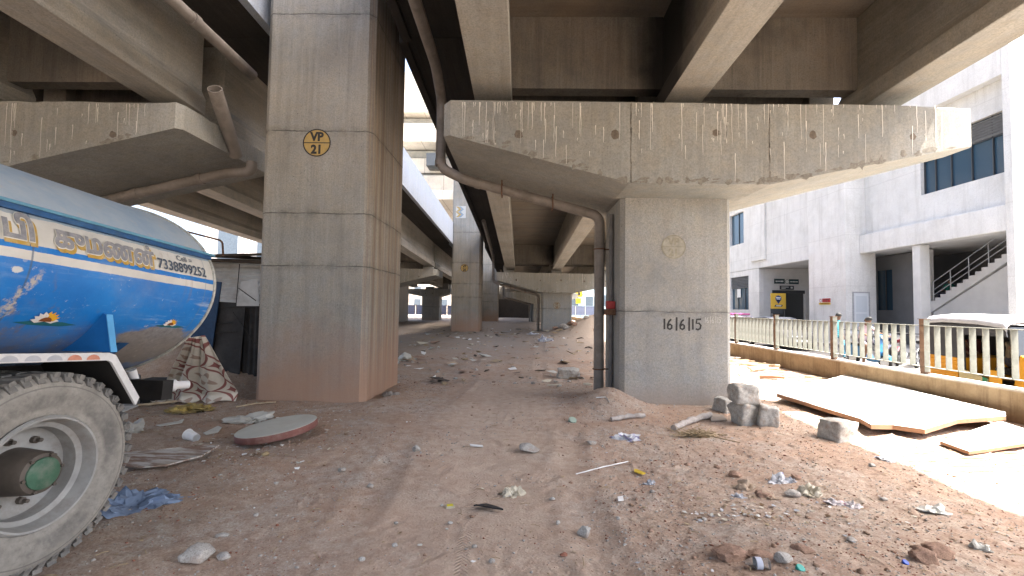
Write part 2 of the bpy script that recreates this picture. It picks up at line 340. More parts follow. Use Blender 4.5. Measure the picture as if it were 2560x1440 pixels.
# ------------------------------------------------------------------ ground
def make_ground():
    xs = np.concatenate([np.linspace(-60, -12, 40), np.linspace(-11.5, -6.1, 60), np.arange(-6.0, 6.5, 0.0155), np.linspace(6.52, 6.97, 20)])
    ys = [-14.0, -10, -7, -5, -3.5, -2.5, -1.8, -1.2, -0.7, -0.3]; y = 0.0
    while y < 95: ys.append(y); y += 0.02 if y < 1.2 else max(0.0125, (y * y) * 0.00075 if y > 4 else 0.0125)
    ys = np.array(ys); X, Y = np.meshgrid(xs, ys); Z = height(X, Y)
    nx, ny = len(xs), len(ys)
    fr = np.random.RandomState(3)
    for _ in range(85):      # foot prints trodden into the dust
        fy = 1.6 + 5.5 * fr.rand(); fx = -.45 + fr.randn() * .85; a = fr.randn() * .5
        if fx > 6: continue
        i0, i1 = np.searchsorted(xs, (fx - .25, fx + .25)); j0, j1 = np.searchsorted(ys, (fy - .25, fy + .25)); XX, YY = X[j0:j1, i0:i1] - fx, Y[j0:j1, i0:i1] - fy
        p, q = XX * math.cos(a) + YY * math.sin(a), -XX * math.sin(a) + YY * math.cos(a); r = np.sqrt((p / .045) ** 2 + (q / .125) ** 2); Z[j0:j1, i0:i1] += -.0055 * (1 / (1 + np.exp((r - 1) * 6))) + .002 * np.exp(-((r - 1.35) / .25) ** 2)
    me = bpy.data.meshes.new('ground'); me.vertices.add(nx * ny)
    me.vertices.foreach_set('co', np.stack([X, Y, Z], -1).astype(np.float32).ravel())
    i, j = np.meshgrid(np.arange(nx - 1), np.arange(ny - 1)); a = (j * nx + i).ravel()
    q = np.stack([a, a + 1, a + 1 + nx, a + nx], -1).astype(np.int32); n = len(q)
    me.loops.add(n * 4); me.loops.foreach_set('vertex_index', q.ravel()); me.polygons.add(n)
    me.polygons.foreach_set('loop_start', np.arange(n, dtype=np.int32) * 4); me.polygons.foreach_set('loop_total', np.full(n, 4, np.int32))
    me.polygons.foreach_set('use_smooth', np.ones(n, bool)); me.update()
    g = G('dry red earth')
    red, tan, grey = (.425, .305, .222), (.50, .42, .33), (.465, .435, .38)
    n0 = g.noise(0.45, 6, 0.6); n1 = g.noise(1.7, 8, 0.62, g.map(loc=(4, 9, 0))); n2 = g.noise(9, 8, 0.7); n3 = g.noise(70, 6, 0.75)
    c = g.mix(g.ramp(n0, 0.36, 0.62), tan, red)
    c = g.mix(g.ramp(n1, 0.44, 0.66, 0, 0.8), c, grey)
    c = g.mix(g.ramp(n2, 0.42, 0.64, 0, 0.75), c, (.30, .205, .15)); c = g.mix(g.ramp(g.noise(24, 8, .75), .54, .66, 0, .7), c, (.23, .155, .115)); c = g.mix(g.ramp(g.noise(33, 8, .75, g.map(loc=(3, 1, 0))), .58, .68, 0, .7), c, (.62, .54, .45))
    c = g.mix(g.ramp(n3, 0.44, 0.62, 0, 0.65), c, (.24, .165, .125))
    sp = g.voro(62, vec=g.map()); c = g.mix(g.ramp(g.noise(.9, 5, .6, g.map(loc=(11, 5, 0))), .52, .66, 0, .55), c, (.36, .235, .165)); c = g.mix(g.math('MULTIPLY', g.ramp(sp, 0.10, 0.2, 1, 0), g.ramp(g.noise(3.0, 5, 0.7), 0.45, 0.6)), c, (.60, .54, .46))
    # redder soil round the big column and the lane, grey dust far back
    pos = g.xyz()
    far = g.ramp(g.math('ADD', pos[1], g.math('MULTIPLY', g.noise(0.5, 4), 6)), 15, 22, 0, 0.8)
    c = g.mix(far, c, (.33, .285, .24))
    lane_ = g.ramp(g.math('ABSOLUTE', g.math('ADD', g.math('ADD', pos[0], .25), g.math('MULTIPLY', g.math('SUBTRACT', g.noise(.8, 4), .5), 1.6))), .35, 1.0, .75, 0)
    c = g.mix(g.math('MULTIPLY', lane_, g.ramp(pos[1], 8, 13, 1, 0)), c, g.mix(g.ramp(n2, .4, .65), (.50, .40, .31), (.42, .32, .245)))
    # wheel track with chevron tread
    wob = g.math('ADD', g.math('MULTIPLY', g.math('SINE', g.math('MULTIPLY', pos[1], 1.1)), 0.05), -0.33)
    lane = g.math('ABSOLUTE', g.math('SUBTRACT', pos[0], wob)); lm = g.math('MULTIPLY', g.ramp(lane, 0.036, 0.046, 1, 0), g.ramp(g.noise(2.3, 4), 0.40, 0.5))
    chev = g.math('SINE', g.math('MULTIPLY', g.math('ADD', pos[1], g.math('MULTIPLY', lane, 0.9)), 2 * math.pi / 0.034))
    hh = g.math('ADD', g.math('MULTIPLY', n2, 0.9), g.math('MULTIPLY', n3, 0.55))
    hh = g.math('ADD', hh, g.math('MULTIPLY', g.ramp(g.voro(38), 0, 0.5, 1, 0), 0.35))
    hh = g.math('ADD', hh, g.math('MULTIPLY', g.math('MULTIPLY', chev, lm), 0.35))
    g.bump(hh, 0.75, 0.014)
    me.materials.append(g.fin(c, 0.97, 0.1))
    o = bpy.data.objects.new('ground', me); COL.objects.link(o); o['kind'] = 'structure'
make_ground()

# wide terrain sheet to the horizon, and the road beyond the railing
mb = MB(); mb.quad((-3000, -3000, -.9), (3000, -3000, -.9), (3000, 3000, -.9), (-3000, 3000, -.9))
tag(mb.build('terrain', plain('far earth', (.22, .19, .155), 0.95, var=0.2, scale=0.05)), kind='structure')
g = G('asphalt'); n = g.noise(60, 6, 0.7); c = g.mix(g.ramp(n, 0.3, 0.7), (.12, .117, .112), (.19, .185, .175)); c = g.mix(g.ramp(g.noise(0.9, 7, 0.7), 0.48, 0.66, 0, 0.8), c, (.28, .265, .24)); g.bump(n, 0.3, 0.005)
M['asphalt'] = g.fin(c, 0.9, 0.25)
mb = MB(); mb.box((7.21, -14, -.8), (16.1, 95, -.25)); tag(mb.build('road', M['asphalt']), kind='structure')
g = G('paving'); n = g.noise(14, 6, 0.7); c = g.mix(g.ramp(n, 0.3, 0.7), (.36, .345, .32), (.46, .44, .41))
M['paving'] = g.fin(c, 0.9, 0.2)
mb = MB(); mb.box((16.104, -14, -.8), (40, 95, -.12)); tag(mb.build('pavement', M['paving']), kind='structure')

# ------------------------------------------------------------------ flyovers: piers, decks
R = random.Random(4)
def drips(mb, y, poly_top, xa, xb, zbot, n, m, rnd, lmax=0.55, side=None):
    """lime streaks running down a face that looks to -y"""
    for _ in range(n):
        cl = rnd.random() < 0.5
        x = rnd.uniform(xa, xb); zt = poly_top - (0.02 if rnd.random() < .45 else rnd.uniform(0.0, 0.75)); L = .04 + lmax * rnd.random() ** 2.6 * 1.25
        zb = max(zt - L, zbot(x) + 0.03)
        if zb > zt - 0.03: continue
        w = rnd.uniform(0.0025, 0.0055); k = 5; pl = []; pr = []
        for i in range(k + 1):
            t = i / k; xx = x + rnd.uniform(-.004, .004); ww = w * (1.2 - 0.8 * t) * rnd.uniform(.7, 1.2)
            pl.append((xx - ww, y, zt + (zb - zt) * t)); pr.append((xx + ww, y, zt + (zb - zt) * t))
        mb.add(pl + pr, [(i, i + 1, k + 2 + i, k + 1 + i) for i in range(k)], m)
def rough_edge(ob, zlev, amp, seed, axis=0):
    """broken arrises: subdivide the long edges near a level and shake them"""
    bm = bmesh.new(); bm.from_mesh(ob.data)
    ed = [e for e in bm.edges if abs(e.verts[0].co.z - zlev) < .06 and abs(e.verts[1].co.z - zlev) < .06 and e.calc_length() > 1.5]
    bmesh.ops.subdivide_edges(bm, edges=ed, cuts=70)
    rr = random.Random(seed)
    for v in bm.verts:
        if abs(v.co.z - zlev) < .07 and len(v.link_edges) <= 3: v.co.z += rr.uniform(-amp, amp) * (1 if rr.random() < .8 else 2.2)
    bm.to_mesh(ob.data); bm.free()
def pier(name, label, base, shaft, zs, cap_xz, cap_y, chamf, pedestals, marks=None, group=None, ndrip=60, seed=1, detail=True):
    x0, x1, y0, y1 = shaft
    t = thing(name, base, label, 'bridge pier', group)
    mb = MB(); c = 0.07
    poly = [(x0 + c, y0), (x1 - c, y0), (x1, y0 + c), (x1, y1 - c), (x1 - c, y1), (x0 + c, y1), (x0, y1 - c), (x0, y0 + c)]
    mb.prism([(p[0], p[1], -0.4) for p in poly], (0, 0, zs + 0.4))
    sh = mb.build('shaft', M['pier'], t)
    mb = MB(); mb.prism([(p[0], cap_y[0], p[1]) for p in cap_xz], (0, cap_y[1] - cap_y[0], 0))
    cp = mb.build('cap', [M['cap'], M['drip'], M['spot'], M['damp']], t)
    off = Vector(base)
    bm_cut(cp.data, [(Vector(p) - off, Vector(n_)) for p, n_ in chamf])
    zt = max(p[1] for p in cap_xz)
    if detail: rough_edge(cp, zt - base[2], 0.012, seed)
    # streaks and tie-hole patches belong to the cap's face
    rr = random.Random(seed); mb = MB(); xs = [p[0] for p in cap_xz]
    def zbot(x):
        zz = [9]
        n = len(cap_xz)
        for i in range(n):
            a, b = cap_xz[i], cap_xz[(i + 1) % n]
            if min(a[0], b[0]) <= x <= max(a[0], b[0]) and abs(a[0] - b[0]) > .05: zz.append(a[1] + (b[1] - a[1]) * (x - a[0]) / (b[0] - a[0]))
        return min(zz)
    a, b = min(xs) + .25, max(xs) - .5
    drips(mb, cap_y[0] - .003, zt, a, b, zbot, ndrip, 1, rr)
    for k in range(ndrip // 5): drips(mb, cap_y[0] - .003, zt, a, a + .6, zbot, 1, 1, rr, .8)
    nsp = 5
    for k in range(nsp):
        x = a + 0.9 + (b - a - 1.4) * k / (nsp - 1) + rr.uniform(-.1, .1); z = zt - .46 + rr.uniform(-.04, .04)
        if zbot(x) < z - .1: mb.disc((x, cap_y[0] - .002, z), (1, 0, 0), (0, 0, 1), rr.uniform(.04, .065), 14, 2, .22, rr)
    # damp dark band along the lower arris and two ragged construction joints
    yy = cap_y[0] - .0011
    for k in range(int(ndrip * .55)):
        x = rr.uniform(min(xs) + .3, max(xs) - .4); z = zbot(x) + abs(rr.gauss(0, .035)) + .012; yy -= .000012
        mb.disc((x, yy, z), (1, 0, .15), (0, 0, 1), rr.uniform(.02, .09), 11, 3, .5, rr, rr.uniform(.008, .05))
    for x in (cap_xz[2][0] + .02, cap_xz[3][0] - .02):
        if detail:
            z1 = zt - .02; z = zbot(x) + .02
            while z < z1: mb.disc((x + rr.uniform(-.008, .008), cap_y[0] - .0016, z), (1, 0, 0), (0, 0, 1), rr.uniform(.003, .012), 7, 3, .4, rr, rr.uniform(.02, .05)); z += rr.uniform(.015, .05)
    me2 = MB.build(mb, 'stain_tmp', [M['cap'], M['drip'], M['spot'], M['damp']], t, fix=False)
    bm = bmesh.new(); bm.from_mesh(cp.data); bm.from_mesh(me2.data); bm.to_mesh(cp.data); bm.free(); bpy.data.objects.remove(me2)
    for (px, pw, ph) in pedestals:
        for yy in (cap_y[0] + .38, cap_y[1] - .78):
            mb = MB(); mb.box((px - pw / 2, yy, zt - .004), (px + pw / 2, yy + .4, zt + ph)); mb.build('bearing_pedestal', M['cap'], t, bevel=.01)
    return t, sh

def cap_profile(xa, za_top, za_bot, xb, xc, zflat, xd, zd_bot, zd_top):
    return [(xa, za_top), (xa, za_bot), (xb, zflat), (xc, zflat), (xd, zd_bot), (xd, zd_top)]

def soffit_r(y): return np.interp(y, [-14, 7.6, 28.3, 49, 80], [5.42, 4.60, 3.78, 3.30, 2.9])
def soffit_l(y): return np.interp(y, [-14, 7.7, 28.3, 49, 80], [5.45, 4.62, 3.92, 3.50, 3.2])

EMB = {}
def emblem(parent, c, r, top, bottom, faded=False):
    """round number plate painted on a -y face"""
    m = [M['yellow'], M['black']] if not faded else [M['fade_disc'], M['fade_ink']]
    mb = MB(); c = Vector(c); X, Z = Vector((1, 0, 0)), Vector((0, 0, 1))
    mb.disc(c, X, Z, r, 48, 0); q = c - Vector((0, .0015, 0))
    mb.ring(q, X, Z, r * .93, r * 1.02, 48, 1)
    mb.quad(q + Vector((-r * .95, 0, -r * .035)), q + Vector((r * .95, 0, -r * .035)), q + Vector((r * .95, 0, r * .035)), q + Vector((-r * .95, 0, r * .035)), 1)
    mb.text(top, q + Vector((0, 0, r * .16)), X, Z, r * .60, 1, bold=.07, sx=.95); mb.text(bottom, q + Vector((0, 0, -r * .77)), X, Z, r * .60, 1, bold=.07, sx=.95)
    return mb.build('number_emblem', m, parent, fix=False)
M['fade_disc'] = plain('faded ochre paint', (.32, .305, .25), 0.85, var=0.2, scale=18, dirt=(.34, .33, .30))
M['fade_ink'] = plain('faded ink', (.27, .25, .19), 0.85, var=0.25, scale=18)
M['fade_ink2'] = plain('rust brown paint', (.22, .13, .06), 0.85, var=0.25, scale=18, dirt=(.33, .31, .28))

M['damp'] = plain('damp grime', (.215, .20, .17), 0.95, var=0.35, scale=25)
# right flyover
prof = cap_profile(-1.13, 4.41, 3.94, 1.50, 3.46, 3.26, 6.36, 3.86, 4.36)
ch = [((5.72, 6.37, 0), Vector((.12, -1, 0)).normalized()), ((6.27, 6.44, 0), Vector((1, -.75, 0)).normalized()), ((-1.02, 6.37, 0), Vector((-1, -.9, 0)).normalized()), ((3.5, 8.92, 0), Vector((1.97, 2.9, 0)).normalized())]
pA, shA = pier('viaduct_pier', 'concrete hammerhead pier on the right with 16/6/15 painted in black on its shaft', (2.45, 7.9, 0), (1.575, 3.31, 7.25, 8.55), 3.27, prof, (6.37, 8.92), ch, [(2.41, .62, .17), (5.2, .5, .1), (-.45, .6, .17)], ndrip=130, seed=3)
emblem(shA, at_y(1684, 617, 7.245), .185, 'VP', '21', True).name = 'number_emblem'
def fix_parent_local(ob, par):      # emblem vertices were written in world space
    ob.data.transform(Matrix.Translation(-Vector(par['_base']))); return ob
for ch_ in shA.children: fix_parent_local(ch_, pA)
# painted date and a chalk copy beside it
def date_mark(parent, base, c, h, w, m, name, y):
    S = {'1': [[(.05, 1), (.06, 0)]], '6': [[(.55, .95), (.25, .75), (.05, .4), (.08, .1), (.35, 0), (.6, .12), (.62, .35), (.4, .48), (.1, .35)]], '/': [[(.1, 1.15), (.08, -.12)]], '5': [[(.75, 1), (.15, .97), (.1, .6), (.45, .62), (.7, .4), (.6, .1), (.3, 0), (.02, .08)]]}
    A = {'1': .35, '6': .95, '/': .42, '5': .9}
    mb = MB(); x = 0; s = '16/6/15'; tot = sum(A[k] for k in s); f = w / tot
    for k in s:
        for st in S[k]: mb.stroke([((x + a * .8) * f, b * h) for a, b in st], h * .17 if m is M['black'] else h * .06, c, (1, 0, 0), (0, 0, 1))
        x += A[k]
    o = mb.build(name, m, parent, fix=False); o.data.transform(Matrix.Translation(-Vector(base))); return o
M['chalk'] = plain('chalk', (.52, .52, .50), 0.95, var=0.2, scale=40)
date_mark(shA, pA['_base'], at_y(1660, 823, 7.246), .165, .62, M['black'], 'painted_date', 0)
date_mark(shA, pA['_base'], at_y(1763, 807, 7.246), .09, .26, M['chalk'], 'chalk_date', 0)

def shift(pr, dx, dz): return [(p[0] + dx, p[1] + dz) for p in pr]
pB, shB = pier('viaduct_pier', 'second hammerhead pier on the right, half buried in earth, with a faded brown emblem', (2.25, 28.6, 0), (1.35, 3.15, 28.0, 29.3), 2.43, shift(prof, -.25, -.84), (27.1, 29.7), [], [(2.15, .62, .17), (-.7, .62, .17), (5.0, .5, .17)], ndrip=40, seed=5, group='hammerhead piers of the right flyover')
e = emblem(shB, at_y(1392, 764, 27.995), .21, 'VP', '20', True); e.data.materials[1] = M['fade_ink2']; fix_parent_local(e, pB)
pC, shC = pier('viaduct_pier', 'farthest hammerhead pier under the right flyover, grey and deep in shade', (1.9, 49.4, 0), (1.35, 3.1, 49.0, 50.4), 2.0, shift(prof, -.35, -1.3), (48.1, 50.7), [], [(2.0, .62, .17)], ndrip=10, seed=6, group='hammerhead piers of the right flyover', detail=False)
pA['group'] = 'hammerhead piers of the right flyover'

# left flyover
profL = [(-x - 6.15, z) for x, z in prof]
profL = [(-5.0, 4.41), (-5.0, 4.05), (-8.15, 3.30), (-10.0, 3.30), (-13.2, 4.0), (-13.2, 4.41)]
chL = [((-5.06, 6.5, 0), Vector((1, -.6, 0)).normalized())]
qA, _ = pier('viaduct_pier', 'hammerhead pier on the left whose cap end hangs over the blue tanker', (-9.1, 7.7, 0), (-9.95, -8.2, 7.05, 8.35), 3.32, profL, (6.5, 8.92), chL, [(-5.57, .4, .15), (-8.45, .6, .17), (-11.3, .6, .17)], ndrip=90, seed=8, group='hammerhead piers of the left flyover')
qB, _ = pier('viaduct_pier', 'hammerhead pier on the left behind the big numbered column, cap end showing', (-9.0, 28.6, 0), (-9.9, -8.1, 28.0, 29.3), 2.55, shift(profL, -.05, -.70), (27.1, 29.7), [((-5.15, 27.1, 0), Vector((1, -.8, 0)).normalized())], [(-5.57, .6, .17), (-8.45, .6, .17)], ndrip=30, seed=9, group='hammerhead piers of the left flyover')
prC = [(-7.35, 3.32), (-7.35, 2.95), (-8.55, 2.55), (-10.5, 2.55), (-12.7, 2.95), (-12.7, 3.32)]
qC, _ = pier('viaduct_pier', 'small far hammerhead pier between the two numbered columns, bright street behind it', (-9.5, 49.4, 0), (-10.5, -8.6, 49.0, 50.6), 2.57, prC, (48.2, 51.0), [], [(-8.2, 1.2, .62), (-9.6, .9, .25)], ndrip=12, seed=10, group='hammerhead piers of the left flyover', detail=False)

def girder_mesh(xc, w, ya, yb, sof, depth, name, parent):
    """I-girder with a bottom bulb, running along y and following the soffit level"""
    hb, wt = .26, w * .74
    sec = [(-w / 2, 0), (w / 2, 0), (w / 2, hb), (wt / 2, hb + .14), (wt / 2, depth), (-wt / 2, depth), (-wt / 2, hb + .14), (-w / 2, hb)]
    mb = MB(); za, zb = float(sof(ya)), float(sof(yb)); n = len(sec)
    vs = [(xc + a, ya, za + b) for a, b in sec] + [(xc + a, yb, zb + b) for a, b in sec]
    # end block: full width near both ends
    mb.add(vs, [tuple(range(n)), tuple(range(2 * n - 1, n - 1, -1))] + [(i, i + n, (i + 1) % n + n, (i + 1) % n) for i in range(n)])
    o = mb.build(name, M['girder'], parent, bevel=.012); return o
def slab(x0, x1, ya, yb, sof, d0, d1, name, mat, parent):
    za, zb = float(sof(ya)), float(sof(yb)); mb = MB()
    vs = [(x0, ya, za + d0), (x1, ya, za + d0), (x1, ya, za + d1), (x0, ya, za + d1), (x0, yb, zb + d0), (x1, yb, zb + d0), (x1, yb, zb + d1), (x0, yb, zb + d1)]
    mb.add(vs, [(0, 1, 2, 3), (7, 6, 5, 4), (0, 4, 5, 1), (1, 5, 6, 2), (2, 6, 7, 3), (3, 7, 4, 0)]); return mb.build(name, mat, parent)
def span(label, xg, w, ya, yb, sof, xe0, xe1, group, ext=(.135, .135), depth=1.50, par=(.95, .95), mpar=('fascia', 'fascia'), blockers=(1, 1)):
    xg = tuple(sorted(xg)); t = thing('deck_span', ((xe0 + xe1) / 2, (ya + yb) / 2, 0), label, 'bridge deck', group)
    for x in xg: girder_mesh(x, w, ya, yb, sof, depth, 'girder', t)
    xs_ = sorted((xe0, xg[0] - w * .37, xg[-1] + w * .37, xe1)) if xg[0] < xg[-1] else sorted((xe0, xg[-1] - w * .37, xg[0] + w * .37, xe1))
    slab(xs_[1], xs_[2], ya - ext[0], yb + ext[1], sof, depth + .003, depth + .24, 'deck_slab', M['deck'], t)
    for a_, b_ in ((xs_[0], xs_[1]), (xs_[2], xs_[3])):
        if b_ - a_ > .05: slab(a_, b_, ya - ext[0], yb + ext[1], sof, depth + .0, depth + .24, 'cantilever_slab', M['fascia'] if (abs(a_ + 1.95) < .3 or abs(b_ + 4.35) < .3) else M['deck'], t)  # inner cantilevers take the near-black copy, their shade painted in
    for k, (a, yy) in enumerate(((blockers[0], ya + .18), (blockers[1], yb - .40))):
        if not a: continue
        for x in range(len(xg) - 1):
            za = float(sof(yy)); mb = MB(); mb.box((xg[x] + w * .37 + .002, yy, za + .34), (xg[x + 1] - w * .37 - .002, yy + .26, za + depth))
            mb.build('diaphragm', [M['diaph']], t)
    for side, xe, hp, mk in ((0, xe0, par[0], mpar[0]), (1, xe1, par[1], mpar[1])):
        s = -1 if side == 0 else 1
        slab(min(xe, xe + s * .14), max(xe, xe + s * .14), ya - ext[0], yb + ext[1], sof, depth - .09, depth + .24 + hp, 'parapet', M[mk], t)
    return t
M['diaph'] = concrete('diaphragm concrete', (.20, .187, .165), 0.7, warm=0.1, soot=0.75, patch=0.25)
M['girder_r'] = M['girder']
end_shade('diaph', -.25, .3)  # shade painted into the diaphragm colour beside the middle girder
RG = (-.45, 2.41, 5.43)
span('near span of the right flyover, brown girders running overhead', RG, .56, -14, 7.52, soffit_r, -1.92, 6.40, 'spans of the right flyover', blockers=(0, 1))
span('middle span of the right flyover beyond the dated pier', (-.62, 2.18, 5.1), .56, 7.80, 28.2, soffit_r, -2.0, 6.3, 'spans of the right flyover')
span('far dark span of the right flyover behind the half buried pier', (-.8, 2.0, 4.9), .56, 28.5, 49.2, soffit_r, -2.1, 6.2, 'spans of the right flyover')
LG = (-5.57, -8.45, -11.3)
span('near span of the left flyover above the blue tanker', LG, .56, -14, 7.45, soffit_l, -12.9, -4.31, 'spans of the left flyover', ext=(.27, .27), par=(.9, 1.0), mpar=('parapet', 'parapet'), blockers=(0, 1))
span('middle span of the left flyover with pale blue parapet beside the big column', LG, .56, 8.0, 28.2, soffit_l, -12.9, -4.31, 'spans of the left flyover', ext=(.27, .27), par=(.9, 1.0), mpar=('parapet', 'parapet'))
span('far span of the left flyover behind the second numbered column', LG, .56, 28.5, 49.2, soffit_l, -12.9, -4.45, 'spans of the left flyover', ext=(.27, .27), par=(.9, 1.0), mpar=('parapet', 'parapet'))

span('last span of the right flyover running into the dark abutment', (-.8, 2.0, 4.9), .56, 49.5, 68, soffit_r, -2.1, 6.2, 'spans of the right flyover')
t = thing('abutment', (1, 68.2, 0), 'dark concrete abutment closing the space under the far end of the right flyover', 'abutment')
mb = MB(); mb.box((-3.6, 68.2, -.5), (4.3, 69.4, 4.6)); mb.box((-3.6, 66.2, -.5), (-3.2, 68.198, 3.6)); mb.build('abutment_wall', M['diaph'], t, bevel=.03); mb = MB(); mb.box((-3.2, 67.4, -.5), (4.3, 68.19, 2.7)); mb.build('bearing_shelf', M['fascia'], t, bevel=.03)
# metro columns between the flyovers
def column(label, x0, x1, y0, y1, top, bottom, num, ez, er=.22, group=None):
    t = thing('metro_column', ((x0 + x1) / 2, (y0 + y1) / 2, 0), label, 'column', group)
    mb = MB(); c = .09
    poly = [(x0 + c, y0), (x1 - c, y0), (x1, y0 + c), (x1, y1 - c), (x1 - c, y1), (x0 + c, y1), (x0, y1 - c), (x0, y0 + c)]
    mb.prism([(p[0], p[1], bottom) for p in poly], (0, 0, top - bottom)); sh = mb.build('shaft', M['col'], t)
    if num:
        e = emblem(sh, ez, er, 'VP', num); fix_parent_local(e, t)
    return t, sh
cA, csA = column('massive square concrete column with the VP 21 emblem, left of the earth lane', -4.05, -2.335, 7.0, 8.95, 14, -.4, '21', at_y(792, 357, 6.997), .215, 'numbered concrete columns in a row')
cB, csB = column('second square column with the VP 20 emblem, sunlit at its top', -4.22, -2.45, 28.0, 29.9, 15, -.4, '20', at_y(1161, 670, 27.996), .235, 'numbered concrete columns in a row')
cC, csC = column('third square column, half hidden behind the one marked VP 20', -4.05, -2.35, 49.0, 50.9, 16, -.4, None, None, 0, 'numbered concrete columns in a row')
# chevron hazard board painted on the second column
mb = MB(); p = at_y(1152, 530, 27.994); w, h = .62, .75
mb.quad(p + Vector((-w / 2, 0, -h / 2)), p + Vector((w / 2, 0, -h / 2)), p + Vector((w / 2, 0, h / 2)), p + Vector((-w / 2, 0, h / 2)), 0)
for i in range(2):
    for k, m_ in ((0, 1), (1, 2)):
        z0 = -h / 2 + .05 + i * .34; q = p + Vector((0, -.003 - .001 * k, 0)); xo = k * .16 - .08
        mb.add([q + Vector((-w / 2 + .08 + xo, 0, z0)), q + Vector((-w / 2 + .24 + xo, 0, z0)), q + Vector((.12 + xo, 0, z0 + .16)), q + Vector((-w / 2 + .24 + xo, 0, z0 + .32)), q + Vector((-w / 2 + .08 + xo, 0, z0 + .32)), q + Vector((-.04 + xo, 0, z0 + .16))], [(0, 1, 2, 5), (5, 2, 3, 4)], m_)
e = mb.build('chevron_board', [M['sign_white'], M['yellow'], plain('blue grey paint', (.22, .29, .36), .6)], csB, fix=False); fix_parent_local(e, cB)

# drain pipes
def pipe_thing(label, base, runs, r, clamps, group, mat='pipe', joints=()):
    t = thing('drain_pipe', base, label, 'pipe', group)
    mb = MB()
    for pts in runs: mb.tube(pts, r, 14)
    for a, b in joints: mb.tube([a, b], r * 1.16, 14)
    mb.build('pipe_run', M[mat], t, smooth=50)
    for c in clamps:
        m2 = MB(); 
        for a, b in c: m2.tube([a, b], .012, 6)
        m2.build('clamp', M['rust'], t)
    return t
def bend(a, b, c, r=.22, n=6):
    a, b, c = Vector(a), Vector(b), Vector(c); p = b + (a - b).normalized() * r; q = b + (c - b).normalized() * r
    return [(p * (1 - t) * (1 - t) + b * 2 * t * (1 - t) + q * t * t) for t in [i / n for i in range(n + 1)]]
def route(pts, r=.22):
    out = [Vector(pts[0])]
    for i in range(1, len(pts) - 1): out += bend(pts[i - 1], pts[i], pts[i + 1], r)
    return out + [Vector(pts[-1])]
def sof_cap(x): return float(np.interp(x, [-1.13, 1.5], [3.94, 3.26]))
for k, (dx, dy, dz, lab) in enumerate(((0, 0, 0, 'grey drain pipe bent round the cap of the dated pier and running down its shaft'), (-.25, 20.7, -.84, 'far drain pipe under the cap of the half buried pier'), (-.35, 41.7, -1.3, 'farthest drain pipe slanting under the darkest pier cap'))):
    o = Vector((dx, dy, dz)); Y = 8.12
    P = [Vector((-1.46, -12 if k == 0 else 0, 6.25)), Vector((-1.46, 7.5, 5.52)), Vector((-1.46, Y, 5.2)), Vector((-1.46, Y, 3.98)), Vector((-1.02, Y, sof_cap(-1.02) - .14)), Vector((1.39, Y, sof_cap(1.39) - .145)), Vector((1.39, Y, -.1 - dz))]
    if k: P = [p + o for p in P]
    pts = route(P, .16); cl = []
    for x in (-.35, .55):
        zz = sof_cap(x); a = P[4] if False else Vector((x, Y, zz)) + o
        cl.append([(a + Vector((0, -.11, .0)), a + Vector((0, -.11, -.26))), (a + Vector((0, .11, 0)), a + Vector((0, .11, -.26))), (a + Vector((0, -.11, -.26)), a + Vector((0, .11, -.26)))])
    for z in (2.55, .45):
        a = Vector((1.39, Y, z)) + Vector((dx, dy, 0)); n = 14
        cl.append([(a + Vector((.1 * math.cos(i), .1 * math.sin(i), 0)), a + Vector((.1 * math.cos(i + .5), .1 * math.sin(i + .5), 0))) for i in [j * .45 for j in range(14)]] + [(a + Vector((.1, 0, 0)), a + Vector((.2, 0, 0)))])
    jn = []
    for x in (-.78, .05):
        zc = sof_cap(x) - .14; d = Vector((.06, 0, -.0155)); jn.append((Vector((x, Y, zc)) + o - d * .7, Vector((x, Y, zc)) + o + d * .7))
    jn += [(Vector((-1.46, Y, 4.12)) + o, Vector((-1.46, Y, 4.02)) + o), (Vector((-1.46, 5.9, 5.695)) + o, Vector((-1.46, 6.02, 5.683)) + o)]
    pipe_thing(lab, (1.39 + dx, Y + dy, 0), [pts], .088, cl if k < 2 else [], 'drain pipes of the right flyover', joints=jn)
# thin conduit beside it with a small red switch box
t = thing('cable_conduit', (1.50, 7.62, 0), 'thin grey conduit with a red switch box on the side of the dated pier', 'conduit')
mb = MB(); mb.tube([(1.53, 7.78, -.1), (1.53, 7.78, 3.1)], .036, 10); mb.build('conduit_run', M['darkpipe'], t, smooth=50)
mb = MB(); mb.box((1.43, 7.60, 1.50), (1.57, 7.74, 1.63)); mb.build('switch_box', plain('red plastic', (.35, .03, .03), .5), t, bevel=.01)
mb = MB(); mb.box((1.41, 7.58, 1.40), (1.57, 7.76, 1.497)); mb.build('bracket', M['rust'], t)
# left flyover pipes
pL = [Vector((-4.62, -12, 6.12)), Vector((-4.62, 7.62, 5.40))]
pipe_thing('long grey drain pipe hung under the left flyover edge, broken off at the column', (-4.62, 3, 5.6), [pL], .085, [], 'drain pipes of the left flyover', joints=[(Vector((-4.62, 6.13, 5.455)), Vector((-4.62, 6.25, 5.45)))])
zsl = lambda x: float(np.interp(x, [-8.15, -5.0], [3.30, 4.05]))
s0, s1 = at_y(537, 222, 6.85), at_y(590, 388, 7.8)
t = thing('pipe_stub', s0, 'open leaning length of broken drain pipe at the end of the left cap', 'pipe', 'drain pipes of the left flyover')
mb = MB(); d_ = (s0 - s1).normalized(); a_ = d_.cross(Vector((0, 1, 0))).normalized(); b_ = d_.cross(a_); n = 20; vs = []
for rr_, pp in ((.105, s0), (.105, s1), (.09, s1), (.09, s0)):
    vs += [pp + a_ * rr_ * math.cos(2 * math.pi * j / n) + b_ * rr_ * math.sin(2 * math.pi * j / n) for j in range(n)]
mb.add(vs, [(i * n + j, i * n + (j + 1) % n, ((i + 1) % 4) * n + (j + 1) % n, ((i + 1) % 4) * n + j) for i in range(4) for j in range(n)])
